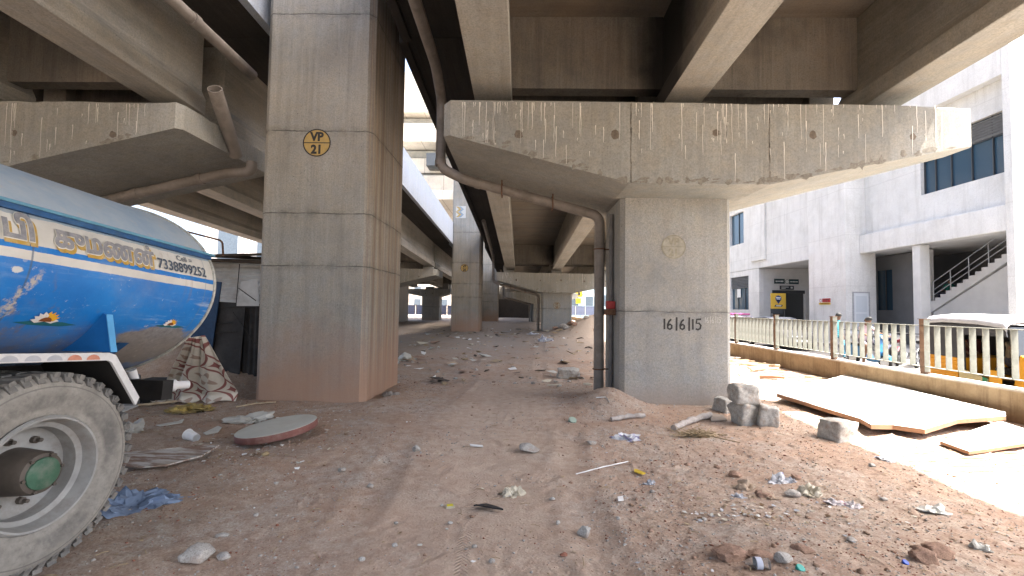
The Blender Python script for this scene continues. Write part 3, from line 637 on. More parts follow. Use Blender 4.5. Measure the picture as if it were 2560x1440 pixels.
mb.build('pipe_run', M['pipe'], t, smooth=50)
rt = route([Vector((-4.86, 8.1, 4.05)), Vector((-4.86, 8.1, zsl(-5.0) - .18)), Vector((-5.3, 8.1, zsl(-5.3) - .13)), Vector((-8.1, 8.1, zsl(-8.1) - .13)), Vector((-8.1, 8.1, 0))], .12)
pipe_thing('drain pipe slung along the underside of the left cap above the tanker', (-8.1, 8.1, 0), [rt], .088, [], 'drain pipes of the left flyover', joints=[(Vector((-5.75, 8.1, zsl(-5.75) - .13)), Vector((-5.85, 8.1, zsl(-5.85) - .13))), (Vector((-6.9, 8.1, zsl(-6.9) - .13)), Vector((-7.0, 8.1, zsl(-7.0) - .13)))])

# ------------------------------------------------------------------ elevated railway above, and its station
def metro():
    t = thing('metro_viaduct', (-3.2, 10, 16), 'unseen concrete railway viaduct above the numbered columns, shaped to block sun', 'railway bridge')
    mb = MB(); sec = [(-4.6, 17.4), (-4.0, 16.2), (-.2, 16.2), (3.2, 17.6), (3.2, 18.8), (-4.6, 18.8)]  # unseen girder, set off-centre to block sun and let in sky
    mb.prism([(x, -14, z) for x, z in sec], (0, 61, 0)); mb.build('box_girder', M['cap'], t)
    t = thing('railway_station', (-6, 46, 9), 'pale concrete railway station crossing high above the left flyover', 'railway station')
    P = concrete('station panel concrete', (.50, .47, .42), .25, pits=False, boards=2.2)
    D = plain('shaded glass', (.05, .055, .06), .25, var=.1)
    Y = 46; zz = lambda v: 1.5 + (766 - v) / FPX * Y
    for k, (v0, v1, dy) in enumerate(((150, 258, 1.2), (298, 345, .2), (372, 412, 2.2), (424, 466, 1.4), (468, 492, .6))):
        mb = MB(); mb.box((-18, Y + dy, zz(v1)), (3.2, Y + dy + 12, zz(v0))); mb.build('cladding_panel', P, t, bevel=.03)
    for v0, v1, dy in ((262, 295, 2.5), (349, 369, 2.6), (414, 422, 2.4)):
        mb = MB(); mb.box((-18, Y + dy, zz(v1)), (3.2, Y + dy + 9, zz(v0))); mb.build('cross_beam', M['cap'], t)
    mb = MB(); mb.box((-9.8, Y + .3, zz(406)), (-8.2, Y + 2.2, zz(374))); mb.build('window', D, t)
    mb = MB(); mb.box((-10.4, Y + 1.5, zz(470)), (-6.0, Y + 3, zz(461))); mb.build('window', D, t)
    for x in (-17, 2):
        mb = MB(); mb.box((x - .8, Y + 4, -.8), (x + .8, Y + 6, zz(424))); mb.build('pillar', M['cap'], t)
metro()

# ------------------------------------------------------------------ water tanker
def tanker():
    t = thing('water_tanker', (-3.745, 2.50, 0.055), 'old blue and white water tanker truck with painted lettering on its elliptical tank', 'truck')
    del t['_base']
    t.rotation_euler = Matrix.Rotation(math.radians(-4.3), 4, 'Z').to_3x3().to_4x4().to_euler()
    t.matrix_world = Matrix.Translation(t.location) @ Matrix.Rotation(math.radians(-4.3), 4, 'Z') @ Matrix.Rotation(math.radians(-4.9), 4, 'X')
    A, B, CZ, YR = 1.22, .715, 1.65, 1.07
    # paint of the tank
    g = G('tank paint'); x, y, z = g.xyz()
    n1 = g.noise(3.0, 8, .65); n2 = g.noise(26, 8, .75); n3 = g.noise(9, 6, .7)
    zw = g.math('ADD', z, g.math('MULTIPLY', g.math('SUBTRACT', n3, .5), .012))
    blue = g.mix(g.ramp(n1, .35, .7), (.008, .15, .48), (.014, .215, .60))
    white = g.mix(g.ramp(n1, .4, .65), (.56, .55, .50), (.66, .65, .60))
    fade = g.mix(g.ramp(n1, .35, .65), (.22, .33, .43), (.36, .40, .42))
    def band(a, b): return g.math('MULTIPLY', g.math('GREATER_THAN', zw, a), g.math('LESS_THAN', zw, b))
    c = g.mix(band(1.722, 1.885), blue, white); c = g.mix(band(1.640, 1.690), c, white)
    fz = g.math('ADD', zw, g.math('MULTIPLY', g.math('SUBTRACT', n1, .5), .06))
    c = g.mix(g.math('GREATER_THAN', fz, 1.872), c, fade)
    seam = g.ramp(g.math('ABSOLUTE', g.math('ADD', y, .215)), .003, .007, .75, 0); c = g.mix(seam, c, (.05, .10, .17)); seam2 = g.ramp(g.math('ABSOLUTE', g.math('SUBTRACT', y, .985)), .003, .006, .4, 0); c = g.mix(seam2, c, (.12, .2, .28))
    # white chips, scraped rear edge, grey splash of cement
    rearm = g.math('MULTIPLY', g.ramp(y, .55, 1.12), g.ramp(z, 1.6, 1.45))
    scr = g.noise(1, 5, .7, g.map((30, 2.2, 16))); stretch = g.ramp(scr, .56, .66)
    c = g.mix(g.math('MULTIPLY', stretch, g.math('ADD', g.math('MULTIPLY', rearm, .9), .08)), c, (.60, .62, .60))
    chips = g.math('MULTIPLY', g.ramp(g.voro(7.5, vec=g.map((1, 1, 1), (.3, 2, 1))), .07, .10, 1, 0), g.ramp(g.noise(1.3, 2), .47, .52))
    c = g.mix(chips, c, (.55, .56, .54))
    dx = g.math('DIVIDE', g.math('SUBTRACT', y, .80), .36); dz = g.math('DIVIDE', g.math('SUBTRACT', z, 1.20), .15)
    dd = g.math('ADD', g.math('ADD', g.math('MULTIPLY', dx, dx), g.math('MULTIPLY', dz, dz)), g.math('MULTIPLY', g.math('SUBTRACT', n3, .5), 1.6))
    c = g.mix(g.ramp(dd, .75, 1.0, .92, 0), c, g.mix(g.ramp(n2, .35, .7), (.17, .15, .12), (.30, .28, .245)))
    # a run of rusty scars near the middle
    sx = g.math('ABSOLUTE', g.math('SUBTRACT', g.math('SUBTRACT', y, g.math('MULTIPLY', z, .28)), g.math('ADD', -.615, g.math('MULTIPLY', g.math('SUBTRACT', n3, .5), .20))))
    c = g.mix(g.math('MULTIPLY', g.math('MULTIPLY', g.ramp(sx, .012, .028, 1, 0), g.ramp(n2, .45, .55)), g.ramp(z, 1.62, 1.55)), c, (.42, .40, .37))
    c = g.mix(g.ramp(g.noise(1.4, 7, .7), .50, .74, 0, .32), c, (.33, .31, .27))
    vs_ = g.noise(1, 6, .7, g.map((9, 9, .6))); c = g.mix(g.math('MULTIPLY', g.ramp(vs_, .56, .68, 0, .75), g.ramp(g.noise(.9, 3), .42, .58)), c, (.20, .13, .08))
    c = g.mix(g.math('MULTIPLY', g.ramp(g.math('ADD', z, g.math('MULTIPLY', n1, .5)), 1.40, 1.62, .65, 0), g.ramp(n2, .3, .6, .4, 1)), c, (.27, .235, .195))
    c = g.mix(g.math('MULTIPLY', g.ramp(n2, .60, .66), g.ramp(n3, .50, .62)), c, (.56, .55, .52))
    cv = g.voro(3.4, vec=g.map((1, 1, 1.4), (1.7, .4, .9))); ch2 = g.math('MULTIPLY', g.ramp(g.math('ADD', cv, g.math('MULTIPLY', g.math('SUBTRACT', n2, .5), .16)), .07, .09, 1, 0), g.ramp(z, 1.66, 1.62)); c = g.mix(ch2, c, (.55, .57, .56))
    g.bump(g.math('ADD', n2, g.math('MULTIPLY', g.noise(1.6, 3), 6.0)), .12, .006); tankmat = g.fin(c, .48, .4)
    top = g = G('faded tank top'); n = g.noise(2.2, 8, .65); c = g.mix(g.ramp(n, .35, .68), (.26, .345, .43), (.40, .45, .48)); c = g.mix(g.ramp(g.noise(14, 6, .7), .55, .72, 0, .6), c, (.42, .41, .38)); topmat = g.fin(c, .75, .25)
    # shell
    n = 96; ys = list(np.linspace(-4.2, YR, 18)); rings = []
    for yy in ys: rings.append([(A * math.cos(2 * math.pi * j / n), yy, CZ + B * math.sin(2 * math.pi * j / n)) for j in range(n)])
    for s in (.985, .94, .85, .7, .5, .25, .02):
        yy = YR + .24 * math.sqrt(1 - s * s); rings.append([(A * s * math.cos(2 * math.pi * j / n), yy, CZ + B * s * math.sin(2 * math.pi * j / n)) for j in range(n)])
    mb = MB(); mb.add([q for r in rings for q in r], [(i * n + j, i * n + (j + 1) % n, (i + 1) * n + (j + 1) % n, (i + 1) * n + j) for i in range(len(rings) - 1) for j in range(n)])
    zt = 1.925
    fm = [1 if (sum(mb.v[i][2] for i in f) / 4 > zt + .0) else 0 for f in mb.f]; mb.m = fm
    tank = mb.build('tank', [tankmat, topmat], t, smooth=True)
    # seam bead round the rear edge
    mb = MB(); mb.tube([(A * 1.004 * math.cos(2 * math.pi * j / 96), YR + .005, CZ + B * 1.006 * math.sin(2 * math.pi * j / 96)) for j in range(97)], .011, 6, cap=False); mb.build('end_seam', plain('scraped seam', (.45, .45, .40), .7, var=.35, scale=25, dirt=(.25, .22, .16)), tank)
    # gutter rail along both sides
    xe = A * math.sqrt(1 - ((zt - CZ) / B) ** 2)
    M['teal'] = plain('teal rail paint', (.10, .27, .38), .5, var=.2, scale=6, dirt=(.22, .27, .28)); M['navy'] = plain('navy paint', (.012, .075, .20), .5, var=.3, scale=12, dirt=(.05, .12, .2))
    for s in (1, -1):
        mb = MB(); mb.prism([(s * (xe - .06), -4.2, zt + .035), (s * (xe + .055), -4.2, zt + .012), (s * (xe + .055), -4.2, zt - .004), (s * (xe - .06), -4.2, zt - .01)], (0, YR + 4.23, 0)); mb.prism([(s * (xe - .02), -4.2, zt - .012), (s * (xe + .046), -4.2, zt - .005), (s * (xe + .046), -4.2, zt - .034), (s * (xe - .0), -4.2, zt - .040)], (0, YR + 4.2, 0), 1)
        mb.build('gutter_rail', [M['teal'], M['navy']], t)
    # lettering mapped on the curved side: a = distance along the tank (rearwards), b = height
    def on_tank(y, z, lift=.004):
        q = (z - CZ) / B; return Vector((A * math.sqrt(max(0, 1 - q * q)) + lift, y, z + lift * q * .6))
    def letter(name, body, y0, z0, h, mat, sx=1, bold=.0, slant=0.0, lift=.005, brush=0.0):
        mb = MB(); mb.text(body, (0, 0, 0), (1, 0, 0), (0, 0, 1), h, 0, 'LEFT', bold, sx, brush)
        me = bpy.data.meshes.new(name); me.from_pydata([tuple(v) for v in mb.v], [], mb.f); bm = bmesh.new(); bm.from_mesh(me)
        for k in range(1, 9):
            zc = h * (-.45 + k * .2); geo = bm.verts[:] + bm.edges[:] + bm.faces[:]
            bmesh.ops.bisect_plane(bm, geom=geo, plane_co=(0, 0, zc), plane_no=(0, 0, 1))
        for v in bm.verts: v.co = on_tank(y0 + v.co.x, z0 + v.co.z + slant * v.co.x, lift - v.co.y)
        bm.to_mesh(me); bm.free(); me.materials.append(mat); o = bpy.data.objects.new(name, me); COL.objects.link(o); o.parent = tank; return o
    ink = plain('worn grey lettering', (.24, .245, .26), .7, var=.25, scale=35, dirt=(.42, .40, .37)); gold = plain('ochre shadow lettering', (.45, .29, .06), .7, var=.15, scale=25, dirt=(.52, .44, .27)); navy = plain('dark slate lettering', (.06, .085, .12), .65, var=.3, scale=40, dirt=(.25, .27, .3)); halo = plain('cream outline', (.66, .64, .56), .7, var=.06)
    letter('phone_number', '7338899252', .545, 1.737, .068, navy, .90, .03, lift=.006)
    letter('phone_caption', 'Cell =', .72, 1.822, .036, navy, 1.15, .012, lift=.006)
    W = 1.02
    for word, yy, sx in (('குமணன்', -.115, .80), ('பி', -.36, .95), ('டி', -.66, .95)):
        letter('name_shadow', word, yy + .012, 1.724, .108, gold, sx, 0, lift=.004, brush=.11); letter('name_outline', word, yy, 1.742, .108, halo, sx, 0, lift=.0065, brush=.095); letter('name_lettering', word, yy, 1.744, .108, ink, sx, 0, lift=.0085, brush=.062)
    # two painted daisies
    pet = [plain('white petal', (.7, .7, .66), .6, var=.05), plain('yellow petal', (.75, .40, .03), .6, var=.1), plain('brown eye', (.22, .07, .02), .7), plain('green leaf stroke', (.02, .13, .16), .6)]
    for (yy, zz, s) in ((-.02, 1.335, 1.0), (.80, 1.355, .8)):
        mb = MB()
        mb.add([on_tank(yy + a * s, zz + b * s, .004) for a, b in ((-.14, -.012), (-.06, -.002), (.10, .0), (.19, -.012), (.10, -.024), (-.06, -.022))], [(0, 1, 2, 3, 4, 5)], 3)
        for k in range(9):
            a = math.pi * (k + .3) / 8.6; ca, sa = math.cos(a), math.sin(a); L = .075 * s; w = .017 * s
            p = [(0, 0), (ca * L * .55 - sa * w, (sa * L * .55 + ca * w) * .75), (ca * L, sa * L * .75), (ca * L * .55 + sa * w, (sa * L * .55 - ca * w) * .75)]
            mb.add([on_tank(yy + q[0], zz + q[1], .006 + .0004 * k) for q in p], [(0, 1, 2, 3)], 0 if k > 4 or k == 0 else 1)
        mb.add([on_tank(yy + .032 * s * math.cos(a), zz + max(0, .024 * s * math.sin(a)), .011) for a in [math.pi * k / 8 for k in range(9)]], [tuple(range(9))], 2)
        mb.build('painted_daisy', pet, tank, fix=False)
    # fin bracket on the flank, belly saddle, outlet
    mb = MB(); yb = .27
    def side(z): q = (z - CZ) / B; return A * math.sqrt(max(0, 1 - q * q))
    mb.prism([(side(1.40), yb, 1.40), (side(1.40) + .03, yb, 1.39), (1.235, yb, 1.165), (side(1.165) - .05, yb, 1.165)], (.0, .012, 0)); mb.build('side_bracket', plain('deep blue bracket', (.015, .15, .42), .5, var=.12), t)
    mb = MB(); mb.prism([(side(1.40) + .031, yb - .01, 1.395), (side(1.40) + .031, yb + .03, 1.395), (1.237, yb + .03, 1.166), (1.237, yb - .01, 1.166)], (.006, 0, 0)); mb.build('bracket_edge', plain('lit blue bracket', (.10, .36, .66), .5, var=.12), t)  # lighter copy of the bracket blue paints light on its outer edge
    mb = MB(); mb.prism([(-1.0, .55, 1.22), (-.62, .55, .93), (.62, .55, .93), (1.0, .55, 1.22)], (0, .07, 0)); mb.prism([(-1.0, -2.2, 1.22), (-.62, -2.2, .93), (.62, -2.2, .93), (1.0, -2.2, 1.22)], (0, .07, 0)); mb.build('tank_saddle', M['navy'], t)
    mb = MB(); mb.tube([(.55, 1.12, 1.0), (.55, 1.17, .90), (.62, 1.30, .86), (.72, 1.52, .86)], .035, 12); mb.tube([(.66, 1.37, .86), (.68, 1.42, .86)], .05, 12); mb.build('outlet_pipe', M['white'], t, smooth=50)
    # mudguard with white lip, slanting down behind the wheel
    M['mudblack'] = plain('black undercoat', (.022, .021, .02), .8, var=.3)
    path = [(-3.2, 1.150), (.255, 1.150), (.30, 1.135), (.50, .86)]
    mb = MB()
    for k in range(len(path) - 1):
        (ya, za), (yb_, zb) = path[k], path[k + 1]
        mb.prism([(.62, ya, za), (.62, yb_, zb), (.62, yb_ - .015, zb - .03), (.62, ya - .015 * (k > 0), za - .03)], (.60, 0, 0), 0)
    mb.prism([(.62, .30, 1.10), (.62, .48, .85), (.62, -.3, .95), (.62, -.3, 1.10)], (.1, 0, 0), 0)
    mb.build('mudguard', M['mudblack'], t)
    mb = MB(); lipm = [plain('white lip paint', (.62, .63, .62), .5, var=.12, scale=14, dirt=(.40, .40, .40)), plain('faded red decal', (.55, .24, .16), .6, var=.2, scale=20), plain('silver decal', (.42, .44, .47), .4, var=.1)]
    for k in range(len(path) - 1):
        (ya, za), (yb_, zb) = path[k], path[k + 1]
        mb.prism([(1.222, ya, za + .012), (1.222, yb_, zb + .012), (1.222, yb_ - .02 * (k > 0), zb - .034), (1.222, ya - .02 * (k > 1), za - .034)], (.016, 0, 0), 0)
    for k in range(26):
        yy = .16 - k * .105; nn = 8
        mb.add([(1.240, yy + .04 * math.cos(a), 1.122 + .030 * math.sin(a)) for a in [math.pi * i / nn for i in range(nn + 1)]], [tuple(range(nn + 1))], 1 if k < 2 else 2)
    mb.build('mudguard_lip', lipm, t)
    mb = MB(); mb.box((.33, -4.4, .76), (.43, 1.15, .96)); mb.box((-.43, -4.4, .76), (-.33, 1.15, .96)); mb.box((-.9, 1.05, .78), (.9, 1.15, .93)); mb.box((-.43, -2, .8), (.43, -1.9, .92)); mb.build('chassis', M['mudblack'], t)
    mb = MB(); mb.tube([(-.95, 0, .52), (.95, 0, .52)], .075, 14); mb.lathe([(.0, -.2), (.14, -.17), (.2, 0), (.14, .17), (0, .2)], (0, 0, .52), 'X', 18); mb.build('axle', M['darkpipe'], t, smooth=50)
    # dual wheels
    tyre = G('dusty tyre rubber'); n = tyre.noise(7, 8, .7); cc = tyre.mix(tyre.ramp(n, .35, .66), (.235, .225, .20), (.36, .345, .305)); cc = tyre.mix(tyre.ramp(tyre.noise(40, 6, .7), .5, .7, 0, .5), cc, (.15, .145, .135)); yx, yy_, yz = tyre.xyz(); rad = tyre.math('SQRT', tyre.math('ADD', tyre.math('MULTIPLY', yy_, yy_), tyre.math('MULTIPLY', yz, yz))); bandm = tyre.math('MULTIPLY', tyre.ramp(rad, .33, .35), tyre.ramp(rad, .40, .45, 1, 0)); cc = tyre.mix(tyre.math('MULTIPLY', bandm, tyre.ramp(tyre.noise(3.2, 6, .7), .42, .62, 0, .8)), cc, (.12, .117, .11)); gr = tyre.math('MULTIPLY', tyre.ramp(tyre.math('ABSOLUTE', tyre.math('SUBTRACT', rad, .455)), .002, .005, 1, 0), .6); cc = tyre.mix(gr, cc, (.13, .125, .115)); tyre.bump(n, .3, .006); tyre = tyre.fin(cc, .9, .2)
    lugm = plain('tread rubber', (.17, .167, .155), .85, var=.3, scale=20, dirt=(.34, .325, .29))
    rimm = plain('dusty grey rim', (.34, .345, .33), .6, var=.22, scale=6, dirt=(.20, .17, .14)); hubm = plain('greasy hub', (.10, .085, .07), .6, var=.3); greenm = plain('green hub cap paint', (.055, .135, .085), .6, var=.2, scale=18, dirt=(.17, .19, .155))
    def wheel(xc, face, name='wheel', twin=False):
        w = thing(name, (0, 0, 0), None, None); del w['_base']; w.parent = t; w.location = (xc, 0, .525)
        Rr, hw = .525, .135; s = face
        prof = [(.300, -hw + .015), (.345, -hw), (.42, -hw - .012), (.475, -hw), (.505, -hw + .03), (Rr - .012, -hw + .055), (Rr - .006, 0), (Rr - .012, hw - .055), (.505, hw - .03), (.475, hw), (.42, hw + .012), (.345, hw), (.300, hw - .015)]
        mb = MB(); mb.lathe(prof, (0, 0, 0), 'X', 96, 0, True)
        mb.build('tyre', [tyre], w, smooth=60)
        mb = MB(); nl = 46
        for k in range(nl):
            a = 2 * math.pi * k / nl
            for sd, of in ((1, 0), (-1, math.pi / nl)):
                Rm = Matrix.Rotation(a + of, 3, 'X'); c = Rm @ Vector((sd * .068, 0, Rr - .006)); mb.obox(c, (.115, .040, .026), Rm @ Matrix.Rotation(sd * .25, 3, 'Z'))
                c = Rm @ Vector((sd * (hw - .022), 0, Rr - .032)); mb.obox(c, (.034, .036, .046), Rm @ Matrix.Rotation(-sd * .5, 3, 'Y'))
        mb.build('tread', lugm, w)
        rp = [(.302, s * (hw - .004)), (.292, s * (hw + .012)), (.282, s * (hw + .010)), (.272, s * (hw - .02)), (.262, s * (hw - .06)), (.238, s * (hw - .075)), (.232, s * (hw - .15)), (.205, s * (hw - .175)), (.10, s * (hw - .185)), (.085, s * (hw - .18))]
        mb = MB(); mb.lathe(rp, (0, 0, 0), 'X', 72, caps=(0, 1)); rim = mb.build('rim', rimm, w, smooth=40)
        if twin: return w
        hp = [(.125, s * (hw - .185)), (.118, s * (hw - .10)), (.112, s * (hw - .03)), (.103, s * (hw - .004)), (.085, s * (hw + .002)), (.080, s * (hw - .001))]
        mb = MB(); mb.lathe(hp, (0, 0, 0), 'X', 40); mb.build('hub', hubm, w, smooth=40)
        mb = MB(); mb.lathe([(.084, s * (hw - .004)), (.082, s * (hw + .010)), (.074, s * (hw + .015)), (.001, s * (hw + .017))], (0, 0, 0), 'X', 36); mb.build('hub_cap', greenm, w, smooth=40)
        for k in range(8):
            a = 2 * math.pi * (k + .4) / 8; mb = MB(); c = (0, .172 * math.cos(a), .172 * math.sin(a))
            mb.lathe([(.020, s * (hw - .19)), (.020, s * (hw - .155)), (.011, s * (hw - .150)), (.011, s * (hw - .125)), (.001, s * (hw - .122))], c, 'X', 8); mb.build('wheel_stud', hubm, w)
        for k in range(6):
            a = 2 * math.pi * (k + .2) / 6; mb = MB(); mb.lathe([(.009, s * hw), (.009, s * (hw + .012)), (.001, s * (hw + .013))], (0, .095 * math.cos(a), .095 * math.sin(a)), 'X', 6); mb.build('hub_bolt', hubm, w)
        return w
    wheel(1.07, 1); wheel(.745, 1, twin=True); wheel(-1.07, -1); wheel(-.745, -1, twin=True)
tanker()

# ------------------------------------------------------------------ tin shack and things behind the truck
def corr(mb, o, ax, up, w, h, pitch, amp, along='up', m=0, step=6, th=.004):
    """corrugated sheet; ridges run along 'up' or along 'ax'"""
    o, ax, up = Vector(o), Vector(ax).normalized(), Vector(up).normalized(); nr = ax.cross(up)
    L = w if along == 'up' else h; n = max(4, int(L / pitch * step)); a, b = [], []
    for i in range(n + 1):
        q = L * i / n; d = nr * amp * math.sin(2 * math.pi * q / pitch)
        if along == 'up': a.append(o + ax * q + d); b.append(o + ax * q + up * h + d)
        else: a.append(o + up * q + d); b.append(o + up * q + ax * w + d)
    k = n + 1; back = [p + nr * th for p in a + b]
    mb.add(a + b + back, [(i, i + 1, k + i + 1, k + i) for i in range(n)] + [(2 * k + i, 3 * k + i, 3 * k + i + 1, 2 * k + i + 1) for i in range(n)], m)
TIN = plain('weathered tin', (.58, .59, .58), .6, var=.2, scale=3, dirt=(.38, .35, .30)); TIN2 = plain('dark tarred tin', (.032, .031, .030), .7, var=.35, scale=4, dirt=(.07, .06, .055)); TIMB = plain('old dark timber', (.065, .05, .038), .9, var=.35, scale=5)
t = thing('tin_shack', (-6.2, 8.9, 0), 'ramshackle corrugated tin shack between the tanker and the big column', 'shack')
mb = MB(); a, b = at_y(470, 640, 9.3), at_y(670, 640, 9.3); corr(mb, (-9.2, 9.3, 1.0), (1, 0, 0), (0, 0, 1), 5.05, 1.42, .085, .016, 'ax'); mb.build('ribbed_wall', TIN, t, smooth=True)
mb = MB(); corr(mb, (-5.3, 8.42, .02), (1, -.04, 0), (0, 0, 1), 1.36, 1.48, .11, .02); mb.build('dark_wall', TIN2, t, smooth=True)
mb = MB(); mb.obox((-5.33, 8.32, .74), (.55, .02, 1.56), Matrix.Rotation(.08, 3, 'Z') @ Matrix.Rotation(.05, 3, 'Y')); mb.build('door_panel', TIN2, t)
mb = MB(); mb.obox((-5.72, 8.24, .95), (.42, .025, 1.92), Matrix.Rotation(.1, 3, 'Y')); mb.build('blue_board', plain('deep blue board', (.008, .04, .10), .6, var=.25), t)
mb = MB(); mb.obox((-6.6, 9.1, 2.44), (5.2, .9, .05), Matrix.Rotation(-.035, 3, 'Y') @ Matrix.Rotation(.12, 3, 'X')); mb.tube([(-9, 8.75, 2.40), (-4.1, 8.72, 2.28)], .035, 8); mb.tube([(-9, 9.2, 2.52), (-4.1, 9.2, 2.40)], .03, 8); mb.build('roof', TIMB, t)
mb = MB()
for x, z in ((-5.1, 2.2), (-8.8, 2.4), (-4.15, 2.2)): mb.tube([(x, 9.2, -.1), (x, 9.2, z)], .04, 8)
mb.build('post', TIMB, t)
mb = MB(); mb.add([at_y(590, 765, 8.3), at_y(603, 705, 8.3), at_y(645, 698, 8.32), at_y(648, 765, 8.36)], [(0, 1, 2, 3)]); o = mb.build('bent_tin_sheet', TIN, t); md = o.modifiers.new('thick', 'SOLIDIFY'); md.thickness = .01
mb = MB()
for pts in ([(582, 780), (640, 862)], [(500, 775), (570, 767), (640, 770)], [(590, 765), (599, 660)], [(596, 720), (640, 752)], [(520, 812), (580, 806)], [(500, 838), (590, 828)]): mb.tube([at_y(u, v, 8.25) for u, v in pts], .008, 5)
mb.build('tie_wire', M['black'], t)
mb = MB(); mb.tube(route([at_y(440, 572, 7.6), at_y(556, 602, 7.6), at_y(558, 640, 7.6)], .07), .016, 8); tag(mb.build('bent_pipe', M['rust'], None, origin=at_y(556, 602, 7.6), smooth=50), 'thin bent rusty pipe sticking up above the tin shack', 'pipe')

# patterned cloth hung from the tanker's tail to the ground
def cloth():
    g = G('printed cloth'); x, y, z = g.xyz()
    def cell(v, s, o): return g.math('SUBTRACT', g.math('MULTIPLY', g.math('FRACT', g.math('ADD', g.math('DIVIDE', v, s), o)), 2.0), 1.0)
    def star(o1, o2):
        u, w = cell(x, .40, o1), cell(z, .40, o2); au, aw = g.math('POWER', g.math('ABSOLUTE', u), .62), g.math('POWER', g.math('ABSOLUTE', w), .62); s = g.math('ADD', au, aw)
        return g.math('MULTIPLY', g.ramp(s, .86, .90), g.ramp(s, 1.06, 1.10, 1, 0)), g.ramp(s, .50, .54, 1, 0)
    a, b = star(0, 0); d1 = g.math('ADD', cell(x, .40, .5), cell(z, .40, .5)); d2 = g.math('SUBTRACT', cell(x, .40, .5), cell(z, .40, .5))
    lf = g.math('ADD', g.math('MULTIPLY', d1, d1), g.math('MULTIPLY', g.math('MULTIPLY', d2, d2), .09)); lf2 = g.math('ADD', g.math('MULTIPLY', d2, d2), g.math('MULTIPLY', g.math('MULTIPLY', d1, d1), .09))
    leaf = g.math('MAXIMUM', g.ramp(lf, .07, .09, 1, 0), g.ramp(lf2, .07, .09, 1, 0)); leaf = g.math('MULTIPLY', leaf, g.ramp(g.math('ADD', g.math('MULTIPLY', d1, d1), g.math('MULTIPLY', d2, d2)), .12, .2))
    base = g.mix(g.ramp(g.noise(5, 7, .7), .35, .7), (.50, .47, .40), (.62, .58, .50))
    c = g.mix(g.math('MAXIMUM', a, b), base, (.24, .10, .09)); c = g.mix(g.math('MULTIPLY', leaf, .8), c, (.28, .19, .15))
    mat = g.fin(c, .95, .1)
    nu, nv = 60, 44; vs = []
    TL, TR = at_y(470, 845, 5.9), at_y(512, 838, 6.1); BL, BR = spot(398, 1000), spot(600, 1000)
    for j in range(nv + 1):
        f = j / nv
        for i in range(nu + 1):
            s = i / nu; p = TL.lerp(TR, s).lerp(BL.lerp(BR, s), f ** .85)
            fold = math.sin(s * 17 + 1.5 * math.sin(f * 3)) * .045 * (.35 + f) + math.sin(s * 39 + f * 5) * .012
            q = p + Vector((0, -fold - .18 * f * math.sin(s * 3.1), 0))
            if f > .86: q.y -= (f - .86) * 1.2; q.z = max(q.z, hz(q.x, q.y) + .02 + .02 * math.sin(s * 30))
            vs.append(q)
    mb = MB(); mb.add(vs, [(j * (nu + 1) + i, j * (nu + 1) + i + 1, (j + 1) * (nu + 1) + i + 1, (j + 1) * (nu + 1) + i) for j in range(nv) for i in range(nu)])
    o = mb.build('printed_cloth', mat, None, origin=(BL + BR) / 2, smooth=True); tag(o, 'cream cloth with maroon leaf print hung down behind the tanker', 'cloth')
    md = o.modifiers.new('thick', 'SOLIDIFY'); md.thickness = .004
cloth()
# grey drum and dark box under the tail
p = spot(292, 1020); mb = MB(); mb.lathe([(.24, 0), (.25, .02), (.25, .2), (.262, .21), (.25, .22), (.25, .42), (.24, .45), (.20, .43), (.0, .42)], p, 'Z', 28)
tag(mb.build('drum', plain('grey galvanised drum', (.155, .16, .165), .5, var=.25), None, origin=p, smooth=40), 'short grey drum on the ground under the tail of the tanker', 'drum')
p = spot(362, 1008); mb = MB(); mb.box(p + Vector((-.17, -.02, -.03)), p + Vector((.17, .34, .30))); mb.box(p + Vector((-.19, -.04, .30)), p + Vector((.19, .36, .33)))
tag(mb.build('black_crate', M['mudblack'], None, origin=p, bevel=.012), 'black lidded crate between the grey drum and the printed cloth', 'crate')

